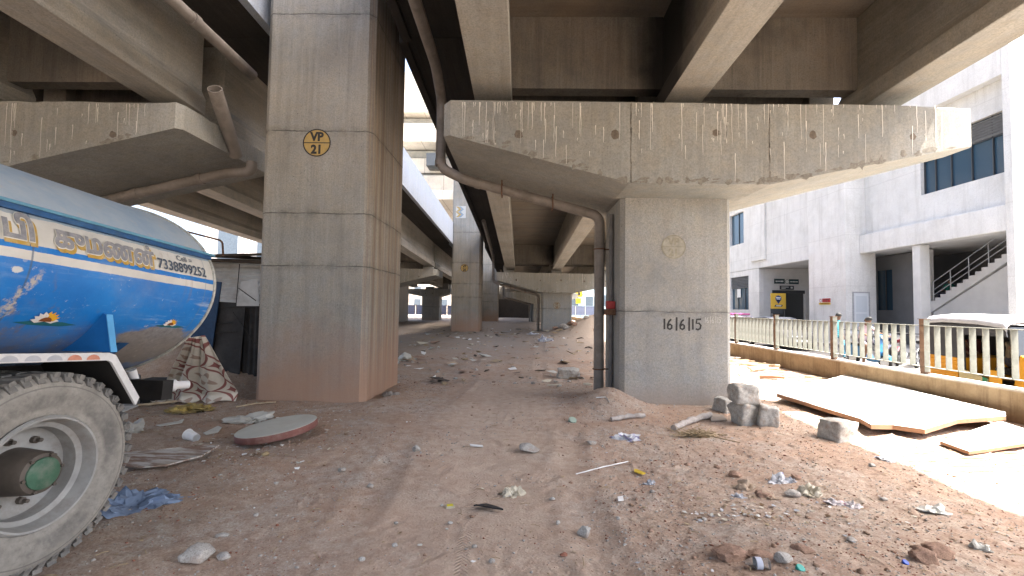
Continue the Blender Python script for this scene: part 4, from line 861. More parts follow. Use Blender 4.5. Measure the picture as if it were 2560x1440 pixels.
# ------------------------------------------------------------------ railing wall along the road
WX = 6.98
def fence():
    g = G('stained wall plaster'); x, y, z = g.xyz(); n = g.noise(2.2, 8, .65); st = g.noise(1, 6, .7, g.map((6, 6, .5)))
    c = g.mix(g.ramp(n, .36, .66), (.22, .155, .09), (.33, .25, .155)); c = g.mix(g.ramp(st, .52, .72, 0, .6), c, (.11, .065, .04)); c = g.mix(g.ramp(g.noise(11, 6, .7), .56, .72, 0, .6), c, (.16, .10, .065)); c = g.mix(g.ramp(z, .41, .45), c, (.50, .48, .44)); c = g.mix(g.ramp(g.math('ADD', z, g.math('MULTIPLY', n, .2)), .08, .22, .7, 0), c, (.24, .15, .10))
    g.bump(g.noise(18, 8, .7), .4, .01); wm = g.fin(c, .95, .15)
    t = thing('retaining_wall', (7.1, 30, 0), 'low stained tan plaster wall under the bar railing along the road', 'wall')
    mb = MB(); mb.box((WX, -6, -.8), (7.20, 93, .430)); o = mb.build('plaster_wall', wm, t); 
    mb = MB(); ys = np.arange(-6, 30, .16); rr = random.Random(2); L = [(WX - .012 + rr.uniform(-.012, .012), yy) for yy in ys]
    vs = [(a, b, .434) for a, b in L] + [(7.22, b, .434) for a, b in L] + [(a, b, .455 + rr.uniform(-.008, .006)) for a, b in L] + [(7.22, b, .455) for a, b in L]; k = len(L)
    fs = []
    for i in range(k - 1): fs += [(2 * k + i, 2 * k + i + 1, 3 * k + i + 1, 3 * k + i), (i, i + 1, 2 * k + i + 1, 2 * k + i), (k + i, 3 * k + i, 3 * k + i + 1, k + i + 1), (i, k + i, k + i + 1, i + 1)]
    mb.add(vs, fs); mb.build('coping', plain('pale coping', (.60, .58, .54), .9, var=.12, scale=8, dirt=(.35, .28, .2)), t)
    t = thing('bar_railing', (7.1, 12, .49), 'cream steel bar railing with brown posts along the road', 'railing')
    barm = plain('cream bar paint', (.21, .215, .185), .5, var=.2, scale=12, dirt=(.14, .115, .085)); postm = plain('shaded post brown', (.115, .065, .04), .7, var=.3, scale=10, dirt=(.2, .15, .1))
    Y0 = [8.12 - 2.32 * 2 + 2.32 * i for i in range(11)]
    nb = 0
    for y in Y0:
        mb = MB(); mb.box((WX + .02, y, .40), (WX + .12, y + .09, 1.40)); mb.box((WX + .005, y - .015, 1.40), (WX + .135, y + .105, 1.408)); mb.quad((WX + .021, y - .002, .495), (WX + .119, y - .002, .495), (WX + .119, y - .002, 1.40), (WX + .021, y - .002, 1.40), 1); mb.build('post', [postm, barm], t, fix=False)  # pale quad paints sun on the -y face; brown paints the shaded sides
    for z, h in ((1.285, .010), (.575, .010)):
        mb = MB(); mb.box((WX + .02, Y0[0], z), (WX + .12, Y0[-1], z + h)); mb.build('rail', barm, t)
    proto = None
    for i in range(len(Y0) - 1):
        for k in range(1, 11):
            y = Y0[i] + .09 + (2.32 - .09) * k / 11
            if proto is None:
                mb = MB(); mb.box((WX + .02, y - .006, .587), (WX + .115, y + .006, 1.283)); proto = mb.build('baluster', barm, t); py = y
            elif nb < 99:
                c = proto.copy(); COL.objects.link(c); c.parent = t; c.location = (0, y - py, 0)
            nb += 1
fence()

# ------------------------------------------------------------------ station entrance building across the road
def building():
    g = G('rough white render'); n = g.noise(1.2, 7, .6); f = g.noise(34, 6, .75); m_ = g.noise(9, 5, .6)
    c = g.mix(g.ramp(n, .35, .66), (.69, .685, .66), (.78, .775, .75)); c = g.mix(g.ramp(f, .4, .7, 0, .45), c, (.40, .39, .36)); c = g.mix(g.ramp(g.noise(1, 6, .7, g.map((3, 3, .2))), .50, .72, 0, .42), c, (.40, .385, .35)); c = g.mix(g.ramp(g.noise(.5, 6, .7, g.map(loc=(2, 9, 4))), .50, .68, 0, .3), c, (.44, .425, .39))
    zb = g.xyz()[2]
    for zl in (2.9, 5.62, 8.1, 9.9): c = g.mix(g.ramp(g.math('ABSOLUTE', g.math('SUBTRACT', zb, zl)), .010, .03, .22, 0), c, (.36, .35, .33))
    g.bump(g.math('ADD', f, m_), .8, .03); W = g.fin(c, .95, .15)
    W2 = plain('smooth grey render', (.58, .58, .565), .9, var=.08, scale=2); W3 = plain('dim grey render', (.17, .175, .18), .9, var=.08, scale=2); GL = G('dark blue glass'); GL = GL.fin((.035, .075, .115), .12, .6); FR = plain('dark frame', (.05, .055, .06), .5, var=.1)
    t = thing('station_building', (20, 35, 0), 'tall rough white station entrance building with stair and overhangs across the road', 'building')
    def part(name, boxes, mat=W, bevel=.02):
        mb = MB()
        for a, b in boxes: mb.box(a, b)
        return mb.build(name, mat, t, bevel=bevel)
    X = 18.3
    part('upper_wall', [((X, 17.2, 4.64), (X + .4, 24.6, 6.9)), ((X, 21.2, 6.9), (X + .4, 24.6, 9.3)), ((X, 17.2, 9.3), (X + .4, 24.6, 13)), ((18.0, 27.7, 4.76), (18.4, 37.3, 13)), ((18.0, 39.75, 4.76), (18.4, 62, 13)), ((18.0, 37.3, 4.76), (18.4, 39.75, 7.0)), ((18.0, 37.3, 9.6), (18.4, 39.75, 13))], bevel=0)
    part('pilaster', [((17.86, 33.9, 5.3), (17.998, 36.0, 12.2))]); part('cornice_band', [((17.90, 17.2, 10.5), (X - .002, 24.6, 11.6)), ((17.6, 27.7, 10.5), (17.998, 62, 11.6))])
    part('overhang_beam', [((17.95, 17.2, 4.62), (X - .003, 24.6, 5.58))]); part('end_wall', [((17.9, 16.9, -.3), (40, 17.198, 13))])
    part('entrance_pillar', [((17.2, 24.6, -.3), (18.8, 27.7, 10.5))])
    part('ground_floor_wall', [((18.02, 35.0, -.3), (18.35, 36.6, 4.74)), ((18.02, 39.7, -.3), (18.35, 62, 4.74)), ((18.02, 36.6, -.3), (18.35, 39.7, 1.6)), ((18.02, 36.6, 4.3), (18.35, 39.7, 4.74))], bevel=0)
    part('porch_wall', [((18.36, 35.02, -.3), (19.0, 35.3, 4.74)), ((21.5, 35.02, -.3), (26, 35.3, 4.74)), ((19.0, 35.02, 3.1), (21.5, 35.3, 4.74))], W2, 0); part('porch_ceiling', [((18.41, 27.7, 4.78), (26, 36, 5.0))], W2, 0)
    part('porch_side_wall', [((24, 27.7, -.3), (24.3, 35, 4.77))], W2, 0)
    # stair hall behind the overhang
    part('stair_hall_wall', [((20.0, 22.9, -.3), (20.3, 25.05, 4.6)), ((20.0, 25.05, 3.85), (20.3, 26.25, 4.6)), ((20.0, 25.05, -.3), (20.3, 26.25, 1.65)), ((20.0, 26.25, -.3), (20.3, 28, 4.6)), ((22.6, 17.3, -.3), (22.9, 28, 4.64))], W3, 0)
    part('stair_hall_ceiling', [((X + .41, 17.2, 4.66), (26, 28, 4.9))], W2, 0); part('stair_column', [((18.05, 21.05, -.3), (18.5, 21.45, 4.61)), ((19.4, 22.55, -.3), (20.0, 23.0, 4.61))], W2)
    part('roof', [((18.5, 17.3, 12.4), (40, 62, 12.6))], W, 0)
    # window glass, louvres
    def window(box_glass, frame_lines, louv=None):
        mb = MB(); mb.box(*box_glass); w = mb.build('window', GL, t)
        mb = MB()
        for a, b in frame_lines: mb.box(a, b)
        f = mb.build('frame', FR, w); f.data.transform(Matrix.Translation(Vector((0, 0, 0))))
        if louv:
            mb = MB()
            for z in louv[2]: mb.obox((louv[0], sum(louv[1]) / 2, z), (.12, louv[1][1] - louv[1][0], .02), Matrix.Rotation(.6, 3, 'Y'))
            l = mb.build('louvre', plain('grey louvre', (.18, .19, .20), .5), w)
        for ch in w.children: ch.data.transform(Matrix.Translation(-Vector((20, 35, 0))))
        return w
    window(((X + .22, 17.24, 6.9), (X + .26, 21.2, 9.3)), [((X + .15, y, 6.9), (X + .215, y + .04, 9.3)) for y in (17.3, 18.1, 18.95, 19.85, 20.6, 21.15)] + [((X + .15, 17.24, 8.43), (X + .214, 21.2, 8.48))], (X + .14, (17.26, 21.18), list(np.arange(8.52, 9.28, .11))))
    window(((18.2, 36.6, 1.6), (18.24, 39.7, 4.3)), [((18.15, y, 1.6), (18.195, y + .05, 4.3)) for y in (37.4, 38.6)], (18.12, (36.62, 39.68), list(np.arange(3.4, 4.28, .12))))
    window(((18.2, 37.3, 7.0), (18.24, 39.75, 9.6)), [((18.15, 38.4, 7.0), (18.195, 38.45, 9.6))]); window(((20.16, 25.05, 1.65), (20.2, 26.25, 3.85)), [((20.1, 25.62, 1.65), (20.155, 25.66, 3.85))])
    mb = MB(); p = at_y(1843, 736, 38); mb.box((18.13, 38.15, 2.6), (18.145, 38.75, 3.3)); mb.build('paper_notice', M['white'], t)
    # white side door on the pillar, entrance opening
    mb = MB(); xa, xb, z0, z1, y = 17.60, 18.36, .38, 2.52, 24.57
    mb.box((xa, y, z0), (xb, y + .028, z1)); d = mb.build('door', plain('white door', (.66, .69, .71), .45, var=.03), t)
    mb = MB()
    for a, b in ((z0 + .12, z0 + 1.05), (z0 + 1.15, z1 - .15)): mb.box((xa + .1, y - .012, a), (xb - .1, y - .002, b))
    o = mb.build('door_panel', plain('white door inset', (.56, .60, .63), .45, var=.03), d); o.data.transform(Matrix.Translation(-Vector((20, 35, 0))))
    mb = MB()
    for a, b in (((xa - .07, y - .01, z0), (xa - .002, y + .028, z1 + .07)), ((xb + .002, y - .01, z0), (xb + .07, y + .028, z1 + .07)), ((xa - .002, y - .01, z1 + .002), (xb + .002, y + .028, z1 + .07))): mb.box(a, b)
    mb.build('door_frame', plain('grey frame', (.36, .37, .38), .5), t)
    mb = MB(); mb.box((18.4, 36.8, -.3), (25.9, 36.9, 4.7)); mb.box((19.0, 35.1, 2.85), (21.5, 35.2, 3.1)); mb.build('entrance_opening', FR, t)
    mb = MB(); a, b = at_y(1962, 657, 34.9), at_y(2012, 668, 34.9); mb.tube([(a.x, 34.95, a.z - .15), (b.x + .3, 34.95, a.z - .15)], .03, 8); mb.build('tube_lamp', M['white'], t)
    # stair: stepped flight rising towards the right, solid below; handrail
    n = 13; y0, y1, z0, z1 = 22.35, 18.75, 1.95, 3.95; pts = [(y0, z0)]
    for i in range(n): ya = y0 + (y1 - y0) * i / n; yb = y0 + (y1 - y0) * (i + 1) / n; za = z0 + (z1 - z0) * (i + 1) / n; pts += [(ya, za), (yb, za)]
    pts += [(17.3, z1), (17.3, z1 - .25), (18.7, z1 - .25)] + [(y0 - .05, z0 - .38)]
    mb = MB(); mb.prism([(19.6, a, b) for a, b in pts], (1.7, 0, 0)); mb.prism([(20.2, 22.3, .3), (20.2, 22.3, 1.5), (20.2, 18.6, 3.6), (20.2, 17.3, 3.6), (20.2, 17.3, .3)], (.15, 0, 0)); mb.prism([(19.66, 22.25, -.2), (19.66, 22.25, 1.55), (19.66, 18.7, 3.6), (19.66, 17.3, 3.6), (19.66, 17.3, -.2)], (.1, 0, 0)); mb.prism([(19.52, 17.3, 1.9), (19.52, 17.3, 2.25), (19.52, 20.6, .5), (19.52, 20.6, .15)], (.13, 0, 0)); mb.build('stair', W2, t)
    mb = MB(); st = plain('steel rail', (.42, .44, .46), .3, metal=.7, var=.1); sl = (z1 - z0) / (y1 - y0)
    for k in range(5):
        y = y0 - .15 - .87 * k; z = z0 + (y - y0) * sl; mb.tube([(19.65, y, z), (19.65, y, z + 1.0)], .024, 8)
    for h in (.35, .6, .98): mb.tube([(19.65, y0 - .1, z0 + h + .05), (19.65, y1, z1 + h + .05), (19.65, 17.3, z1 + h + .05)], .02, 8)
    mb.build('handrail', st, t, smooth=50)
    # signs
    def sign(label, u0, v0, u1, v1, y, cols, lines, frame=None):
        a, b = at_y(u0, v0, y), at_y(u1, v1, y); mb = MB(); mb.box((a.x, y, b.z), (b.x, y + .04, a.z)); m = 1
        for (f0, f1, h0, h1, mi) in lines: mb.quad((a.x + (b.x - a.x) * f0, y - .003, b.z + (a.z - b.z) * h0), (a.x + (b.x - a.x) * f1, y - .003, b.z + (a.z - b.z) * h0), (a.x + (b.x - a.x) * f1, y - .003, b.z + (a.z - b.z) * h1), (a.x + (b.x - a.x) * f0, y - .003, b.z + (a.z - b.z) * h1), mi)
        o = mb.build('wall_sign', cols, None, origin=((a.x + b.x) / 2, y, b.z), fix=False); return tag(o, label, 'sign', 'signs of the station entrance')
    dg = plain('dark green sign', (.018, .045, .05), .5, var=.1); wt = plain('white sign lettering', (.6, .62, .6), .6, var=.05)
    sign('dark green lettered sign left of the round emblem over the entrance', 1936, 697, 1962, 709.5, 34.95, [dg, wt], [(.12, .30, .35, .62, 1), (.33, .55, .40, .60, 1), (.58, .86, .36, .64, 1)])
    sign('dark green lettered sign right of the round emblem over the entrance', 1973, 698, 1997, 710.5, 34.95, [dg, wt], [(.10, .35, .38, .60, 1), (.38, .60, .36, .62, 1), (.63, .9, .38, .60, 1)])
    sign('dark sign with an arrow square directly above the entrance door', 1950, 714, 1985, 724.5, 34.95, [FR, wt], [(.10, .62, .55, .75, 1), (.10, .40, .22, .40, 1), (.76, .90, .3, .75, 1)])
    c = at_y(1967.5, 704, 34.95); mb = MB(); mb.disc(c, (1, 0, 0), (0, 0, 1), .17, 24, 0); mb.ring(c - Vector((0, .003, 0)), (1, 0, 0), (0, 0, 1), .13, .16, 24, 1); mb.add([c + Vector((q[0], -.004, q[1])) for q in ((-.10, -.02), (.0, .05), (.10, .0), (.02, -.02), (.06, -.08))], [(0, 1, 2, 3, 4)], 1)
    o = mb.build('round_emblem', [wt, dg], None, origin=c, fix=False); md = o.modifiers.new('thick', 'SOLIDIFY'); md.thickness = .02; md.offset = 1; tag(o, 'round white metro emblem between two green signs', 'sign')
    # red over yellow notice on the pillar's road side
    mb = MB(); ya, yb, za, zb = 26.75, 25.75, 1.92, 2.28; x = 17.17
    mb.box((x, yb, za), (x + .028, ya, zb)); f = zb - za
    def Q(a, b, c_, d, m_): mb.quad((x - .003, ya + (yb - ya) * a, za + f * c_), (x - .003, ya + (yb - ya) * b, za + f * c_), (x - .003, ya + (yb - ya) * b, za + f * d), (x - .003, ya + (yb - ya) * a, za + f * d), m_)
    Q(.0, 1, 0, .30, 2); Q(.3, 1, .34, .95, 1); Q(.36, .92, .74, .82, 0); Q(.36, .8, .52, .60, 0); Q(.1, .9, .10, .20, 1)
    mb.ring(Vector((x - .004, ya + (yb - ya) * .15, za + f * .62)), (0, -1, 0), (0, 0, 1), .07, .10, 18, 1)
    o = mb.build('warning_notice', [wt, plain('red sign paint', (.45, .04, .04), .5), plain('yellow sign paint', (.62, .42, .05), .5)], None, origin=(x, 26.2, za), fix=False); tag(o, 'red and yellow warning notice on the grey pillar', 'sign')
    # yellow board with a blue map pin
    y = 31.0; a, b = at_y(1927, 733, y), at_y(1965, 772, y); t2 = thing('standing_sign', ((a.x + b.x) / 2, y, 0), 'yellow standing board with a blue map pin in front of the entrance', 'sign'); w, h = b.x - a.x, a.z - b.z; cx = (a.x + b.x) / 2
    mb = MB(); mb.box((a.x, y, b.z), (b.x, y + .05, a.z)); q = Vector((cx, y - .004, b.z + h * .66)); X_, Z_ = (1, 0, 0), (0, 0, 1)
    mb.disc(q, X_, Z_, h * .20, 24, 1); mb.add([q + Vector((-.16 * h, 0, -.11 * h)), q + Vector((.16 * h, 0, -.11 * h)), q + Vector((0, 0, -.36 * h))], [(0, 1, 2)], 1)
    for dz, ww in ((.03, .15), (-.06, .12)): mb.quad(q + Vector((-ww * h, -.003, dz * h)), q + Vector((ww * h, -.003, dz * h)), q + Vector((ww * h, -.003, (dz + .06) * h)), q + Vector((-ww * h, -.003, (dz + .06) * h)), 2)
    mb.quad((cx - .27 * w, y - .004, b.z + .13 * h), (cx + .24 * w, y - .004, b.z + .13 * h), (cx + .30 * w, y - .004, b.z + .25 * h), (cx - .22 * w, y - .004, b.z + .25 * h), 3); mb.quad((cx - .17 * w, y - .007, b.z + .16 * h), (cx + .17 * w, y - .007, b.z + .16 * h), (cx + .2 * w, y - .007, b.z + .22 * h), (cx - .14 * w, y - .007, b.z + .22 * h), 2)
    mb.build('board', [plain('yellow board', (.60, .38, .05), .5, var=.05), plain('deep blue print', (.03, .06, .18), .5), wt, FR], t2, fix=False)
    mb = MB(); mb.box((a.x + .02, y + .06, -.12), (a.x + .07, y + .10, a.z)); mb.box((b.x - .07, y + .06, -.12), (b.x - .02, y + .10, a.z)); mb.box((a.x, y + .01, b.z - .32), (b.x - .2, y + .05, b.z - .01)); mb.build('stand', FR, t2)
building()

# ------------------------------------------------------------------ people
def person(base, J, fw, label, cols, regions, hair=True, scarf=None, cat='person', group=None):
    """J: joints in metres relative to base; fw: facing direction; one continuous skinned body"""
    t = thing('person', base, label, cat, group)
    J = {k: Vector(v) for k, v in J.items()}
    order = ['pelvis', 'waist', 'chest', 'neck', 'head']; rad = {'pelvis': .135, 'waist': .125, 'chest': .135, 'neck': .052, 'head': .088}
    V = []; E = []; RR = []; seg = []; ix = {}
    def v(k, p, r): ix[k] = len(V); V.append(p); RR.append(r); return ix[k]
    def e(a, b, reg): E.append((ix[a], ix[b])); seg.append((V[ix[a]], V[ix[b]], reg))
    for k in order: v(k, J[k], rad[k])
    for a, b, r in (('pelvis', 'waist', 'top'), ('waist', 'chest', 'top'), ('chest', 'neck', 'top'), ('neck', 'head', 'skin')): e(a, b, r)
    v('crown', J['head'] + (J['head'] - J['neck']).normalized() * .10, .07); e('head', 'crown', 'skin')
    for s in 'LR':
        v('sh' + s, J['sh' + s], .062); e('chest', 'sh' + s, 'top'); m_ = J['sh' + s].lerp(J['el' + s], .5); v('ua' + s, m_, .050); e('sh' + s, 'ua' + s, 'top'); v('el' + s, J['el' + s], .040); e('ua' + s, 'el' + s, regions.get('upper_arm', 'skin')); v('wr' + s, J['wr' + s], .027); e('el' + s, 'wr' + s, 'skin')
        d = (J['wr' + s] - J['el' + s]).normalized(); side = d.cross(Vector((0, 0, 1))); side = side.normalized() if side.length > .1 else Vector((1, 0, 0)); pl = J['wr' + s] + d * .06; v('pm' + s, pl, .034); e('wr' + s, 'pm' + s, 'skin')
        for i in range(4):
            off = side * (-.028 + .019 * i); q = pl + d * (.05 + .012 * (i in (1, 2))) + off * 1.15 - Vector((0, 0, .008)); v('f%d%s' % (i, s), pl + d * .028 + off, .0095); e('pm' + s, 'f%d%s' % (i, s), 'skin'); v('g%d%s' % (i, s), q - Vector((0, 0, .018)), .0075); e('f%d%s' % (i, s), 'g%d%s' % (i, s), 'skin')
        v('th' + s, pl - d * .02 + side * .05, .010); e('pm' + s, 'th' + s, 'skin')
        v('hip' + s, J['hip' + s], .092); e('pelvis', 'hip' + s, 'bottom'); m_ = J['hip' + s].lerp(J['kn' + s], .5); v('tm' + s, m_, .080); e('hip' + s, 'tm' + s, 'bottom'); v('kn' + s, J['kn' + s], .058); e('tm' + s, 'kn' + s, 'bottom')
        m_ = J['kn' + s].lerp(J['an' + s], .4); v('cf' + s, m_, .054); e('kn' + s, 'cf' + s, regions.get('shin', 'skin')); v('an' + s, J['an' + s], .036); e('cf' + s, 'an' + s, regions.get('shin', 'skin')); v('to' + s, J['an' + s] + Vector(fw) * .17 - Vector((0, 0, .045)), .032); e('an' + s, 'to' + s, 'shoe')
    me = bpy.data.meshes.new('body'); me.from_pydata([tuple(p) for p in V], E, [])
    o = bpy.data.objects.new('body', me); COL.objects.link(o); md = o.modifiers.new('skin', 'SKIN'); md.use_smooth_shade = True
    for i, sv in enumerate(me.skin_vertices[0].data): sv.radius = (RR[i], RR[i] * (.78 if i < 3 else 1)); sv.use_root = (i == 0)
    sub = o.modifiers.new('sub', 'SUBSURF'); sub.levels = 1; sub.render_levels = 1
    dg = bpy.context.evaluated_depsgraph_get(); nm = bpy.data.meshes.new_from_object(o.evaluated_get(dg)); bpy.data.objects.remove(o)
    keys = ['skin', 'top', 'bottom', 'shoe']; mats = [cols[k] for k in keys]
    for m_ in mats: nm.materials.append(m_)
    for p in nm.polygons:
        best = min(seg, key=lambda q: (lambda a, b, c: ((a + (b - a) * max(0, min(1, (c - a).dot(b - a) / max(1e-9, (b - a).length_squared)))) - c).length)(q[0], q[1], p.center)); p.material_index = keys.index(best[2]); p.use_smooth = True
    bd = bpy.data.objects.new('body', nm); COL.objects.link(bd); bd.parent = t; nm.name = 'body'
    f = Vector(fw).normalized(); h = J['head'] + Vector((0, 0, .035)); up = (J['head'] - J['neck']).normalized(); sd = f.cross(up).normalized()
    # face: nose, eyes, mouth, ears
    mb = MB(); mb.add([h + f * .085 + up * .02, h + f * .085 - up * .02 + sd * .014, h + f * .085 - up * .02 - sd * .014, h + f * .112 - up * .015], [(0, 1, 3), (0, 3, 2), (1, 2, 3)], 0)
    for s in (1, -1): mb.obox(h + f * .084 + sd * s * .032 + up * .018, (.018, .006, .010), Matrix((sd, f, up)).transposed(), 1); mb.obox(h + sd * s * .088 - up * .005, (.02, .035, .055), Matrix((sd, f, up)).transposed(), 0)
    mb.obox(h + f * .082 - up * .045, (.045, .008, .010), Matrix((sd, f, up)).transposed(), 2); mb.build('face', [cols['skin'], M['black'], plain('lips', (.22, .08, .06), .6)], t, origin=(0, 0, 0))
    if hair:
        mb = MB(); n, k = 14, 7; vs = []
        for j in range(k):
            a = math.pi * .5 * j / (k - 1) * 1.15
            for i in range(n):
                b = 2 * math.pi * i / n; fr = math.cos(b); r = .101 * math.sin(a + .12); zz = .115 * math.cos(a) - (.03 if fr < 0 and j > 3 else 0)
                vs.append(h + up * (zz + .005) + f * (r * fr - .006) + sd * r * math.sin(b))
        mb.add(vs, [(j * n + i, j * n + (i + 1) % n, (j + 1) * n + (i + 1) % n, (j + 1) * n + i) for j in range(k - 1) for i in range(n)] + [tuple(range(n))]); mb.build('hair', cols.get('hair', M['black']), t, origin=(0, 0, 0), smooth=True)
    return t
SK = plain('brown skin', (.16, .085, .05), .6, var=.06, scale=4)
def cl(n, c): return plain(n, c, .9, var=.1, scale=12)
check = G('blue check cloth'); x, y, z = check.xyz(); k1 = check.math('GREATER_THAN', check.math('FRACT', check.math('MULTIPLY', z, 14)), .55); k2 = check.math('GREATER_THAN', check.math('FRACT', check.math('MULTIPLY', y, 14)), .6)
check = check.fin(check.mix(check.math('MULTIPLY', check.math('ADD', k1, k2), .5), (.03, .10, .22), (.10, .50, .55)), .9, .1)
F = Vector((0, -1, 0))
P0 = at_z(2091, 905, -.25); P0 = at_y(2094, 800, 17.6); P0.z = -.25
person(P0, dict(pelvis=(0, 0, .92), waist=(0, 0, 1.08), chest=(0, -.02, 1.27), neck=(0, -.02, 1.45), head=(0, -.05, 1.58), shL=(.17, 0, 1.36), shR=(-.17, 0, 1.36), elL=(.23, .10, 1.10), elR=(-.23, -.02, 1.10), wrL=(.23, .04, .86), wrR=(-.22, -.18, .90), hipL=(.09, 0, .88), hipR=(-.09, 0, .88), knL=(.10, -.16, .49), knR=(-.10, .06, .48), anL=(.10, -.18, .09), anR=(-.10, .28, .12)), F, 'pedestrian in a blue check shirt walking behind the railing', dict(skin=SK, top=check, bottom=check, shoe=M['black']), dict(shin='bottom', upper_arm='top'))

# ------------------------------------------------------------------ two-wheelers
RUB = plain('black rubber', (.022, .022, .022), .7, var=.2); STEEL = plain('bright steel', (.45, .46, .47), .3, metal=.8, var=.1)
def two_wheeler(base, label, paint, kind='scooter', group=None, ang=0.0):
    t = thing('scooter' if kind == 'scooter' else 'motorcycle', (0, 0, 0), label, 'scooter' if kind == 'scooter' else 'motorcycle', group); del t['_base']
    t.location = base; t.rotation_euler = (0, 0, ang)       # local: forward -y, up z
    wb, R_ = (.63, .235) if kind == 'scooter' else (.66, .30)
    def wheel(y):
        w = thing('wheel', (0, 0, 0), None, None); del w['_base']; w.parent = t; w.location = (0, y, R_)
        mb = MB(); mb.tube([(0, (R_ - .045) * math.cos(2 * math.pi * i / 28), (R_ - .045) * math.sin(2 * math.pi * i / 28)) for i in range(29)], .045, 10, cap=False); mb.build('tyre', RUB, w, smooth=True)
        mb = MB()
        if kind == 'scooter': mb.lathe([(.0, -.03), (.15, -.03), (R_ - .075, -.035), (R_ - .075, .035), (.15, .03), (0, .03)], (0, 0, 0), 'X', 28); mb.build('rim', plain('white wheel disc', (.62, .63, .64), .4, var=.05), w, smooth=40)
        else:
            mb.tube([(0, (R_ - .08) * math.cos(2 * math.pi * i / 28), (R_ - .08) * math.sin(2 * math.pi * i / 28)) for i in range(29)], .012, 8, cap=False); mb.lathe([(.05, -.05), (.05, .05)], (0, 0, 0), 'X', 12)
            for i in range(6): a = math.pi * 2 * i / 6; mb.tube([(0, .04 * math.cos(a), .04 * math.sin(a)), (0, (R_ - .08) * math.cos(a), (R_ - .08) * math.sin(a))], .014, 6)
            mb.build('rim', STEEL, w, smooth=40)
    wheel(-wb); wheel(wb)
    if kind == 'scooter':
        mb = MB(); mb.prism([(-.17, -.10, .24), (-.17, -.10, .32), (-.17, -.42, .32), (-.17, -.47, .50), (-.17, -.40, .92), (-.17, -.46, .95), (-.17, -.56, .55), (-.17, -.50, .28), (-.17, -.4, .22)], (.34, 0, 0)); mb.build('front_apron', paint, t, bevel=.025)
        mb = MB(); mb.prism([(-.15, -.08, .28), (-.17, .10, .66), (-.15, .80, .72), (-.12, .92, .62), (-.13, .85, .40), (-.14, .45, .30)], (.30, 0, 0)); mb.build('rear_body', paint, t, bevel=.04)
        mb = MB(); mb.prism([(-.13, -.02, .68), (-.13, .05, .76), (-.13, .45, .75), (-.13, .78, .80), (-.13, .80, .725), (-.13, .1, .665)], (.26, 0, 0)); mb.build('seat', M['mudblack'], t, bevel=.03)
        mb = MB(); mb.prism([(-.06, -.86, .30), (-.06, -.80, .44), (-.06, -.63, .51), (-.06, -.45, .44), (-.06, -.5, .40), (-.06, -.63, .46), (-.06, -.76, .40)], (.12, 0, 0)); mb.build('front_mudguard', paint, t, bevel=.02)
        mb = MB(); mb.obox((0, -.45, 1.0), (.22, .16, .13), Matrix.Rotation(.3, 3, 'X')); mb.build('handlebar_cowl', paint, t, bevel=.03)
        mb = MB(); mb.tube([(-.33, -.38, 1.02), (-.1, -.44, 1.03), (.1, -.44, 1.03), (.33, -.38, 1.02)], .016, 8); mb.build('handlebar', RUB, t)
        mb = MB(); mb.lathe([(.0, -.02), (.05, -.015), (.06, .02)], (0, -.54, 1.0), 'Y', 16); mb.build('headlight', STEEL, t)
        mb = MB(); mb.tube([(0, -.42, .98), (0, -.60, .30)], .028, 8); mb.box((.06, .5, .16), (.13, .95, .25)); mb.build('fork', RUB, t)
    else:
        mb = MB(); mb.prism([(-.13, -.32, .80), (-.14, -.25, .96), (-.13, .0, .95), (-.11, .08, .80), (-.11, -.1, .72)], (.26, 0, 0)); mb.build('fuel_tank', paint, t, bevel=.05)
        mb = MB(); mb.prism([(-.12, .02, .80), (-.12, .10, .86), (-.12, .75, .90), (-.1, .78, .82), (-.12, .1, .76)], (.24, 0, 0)); mb.build('seat', M['mudblack'], t, bevel=.03)
        mb = MB(); mb.box((-.12, -.18, .30), (.12, .15, .62)); mb.tube([(.14, -.1, .30), (.14, .3, .25), (.15, .85, .33)], .038, 10); mb.tube([(0, -.25, .75), (0, -.2, .3), (0, .6, .35)], .03, 8); mb.build('engine', STEEL, t, bevel=.02)
        mb = MB(); mb.tube([(-.08, -.36, 1.02), (-.08, -wb, .30)], .022, 8); mb.tube([(.08, -.36, 1.02), (.08, -wb, .30)], .022, 8); mb.build('fork', STEEL, t)
        mb = MB(); mb.tube([(-.36, -.22, 1.06), (-.12, -.34, 1.08), (.12, -.34, 1.08), (.36, -.22, 1.06)], .015, 8); mb.tube([(-.25, -.3, 1.08), (-.30, -.34, 1.25)], .008, 5); mb.tube([(.25, -.3, 1.08), (.30, -.34, 1.25)], .008, 5); mb.build('handlebar', RUB, t)
        mb = MB(); mb.lathe([(.0, -.10), (.085, -.08), (.07, .05), (.0, .06)], (0, -.44, .95), 'Y', 16); mb.build('headlight', STEEL, t, smooth=40)
        mb = MB(); mb.prism([(-.07, .70, .80), (-.07, .95, .62), (-.07, .98, .66), (-.07, .74, .86)], (.14, 0, 0)); mb.prism([(-.06, -wb - .2, .5), (-.06, -wb, .64), (-.06, -wb + .2, .52), (-.06, -wb, .61)], (.12, 0, 0)); mb.build('mudguard', paint, t, bevel=.01)
    return t
sp = at_y(2190, 900, 14.6); sx = sp.x
two_wheeler((sx, 14.9, -.25), 'blue scooter with white wheel discs ridden behind the railing', plain('blue scooter paint', (.015, .12, .26), .35, var=.05), 'scooter', ang=.05)
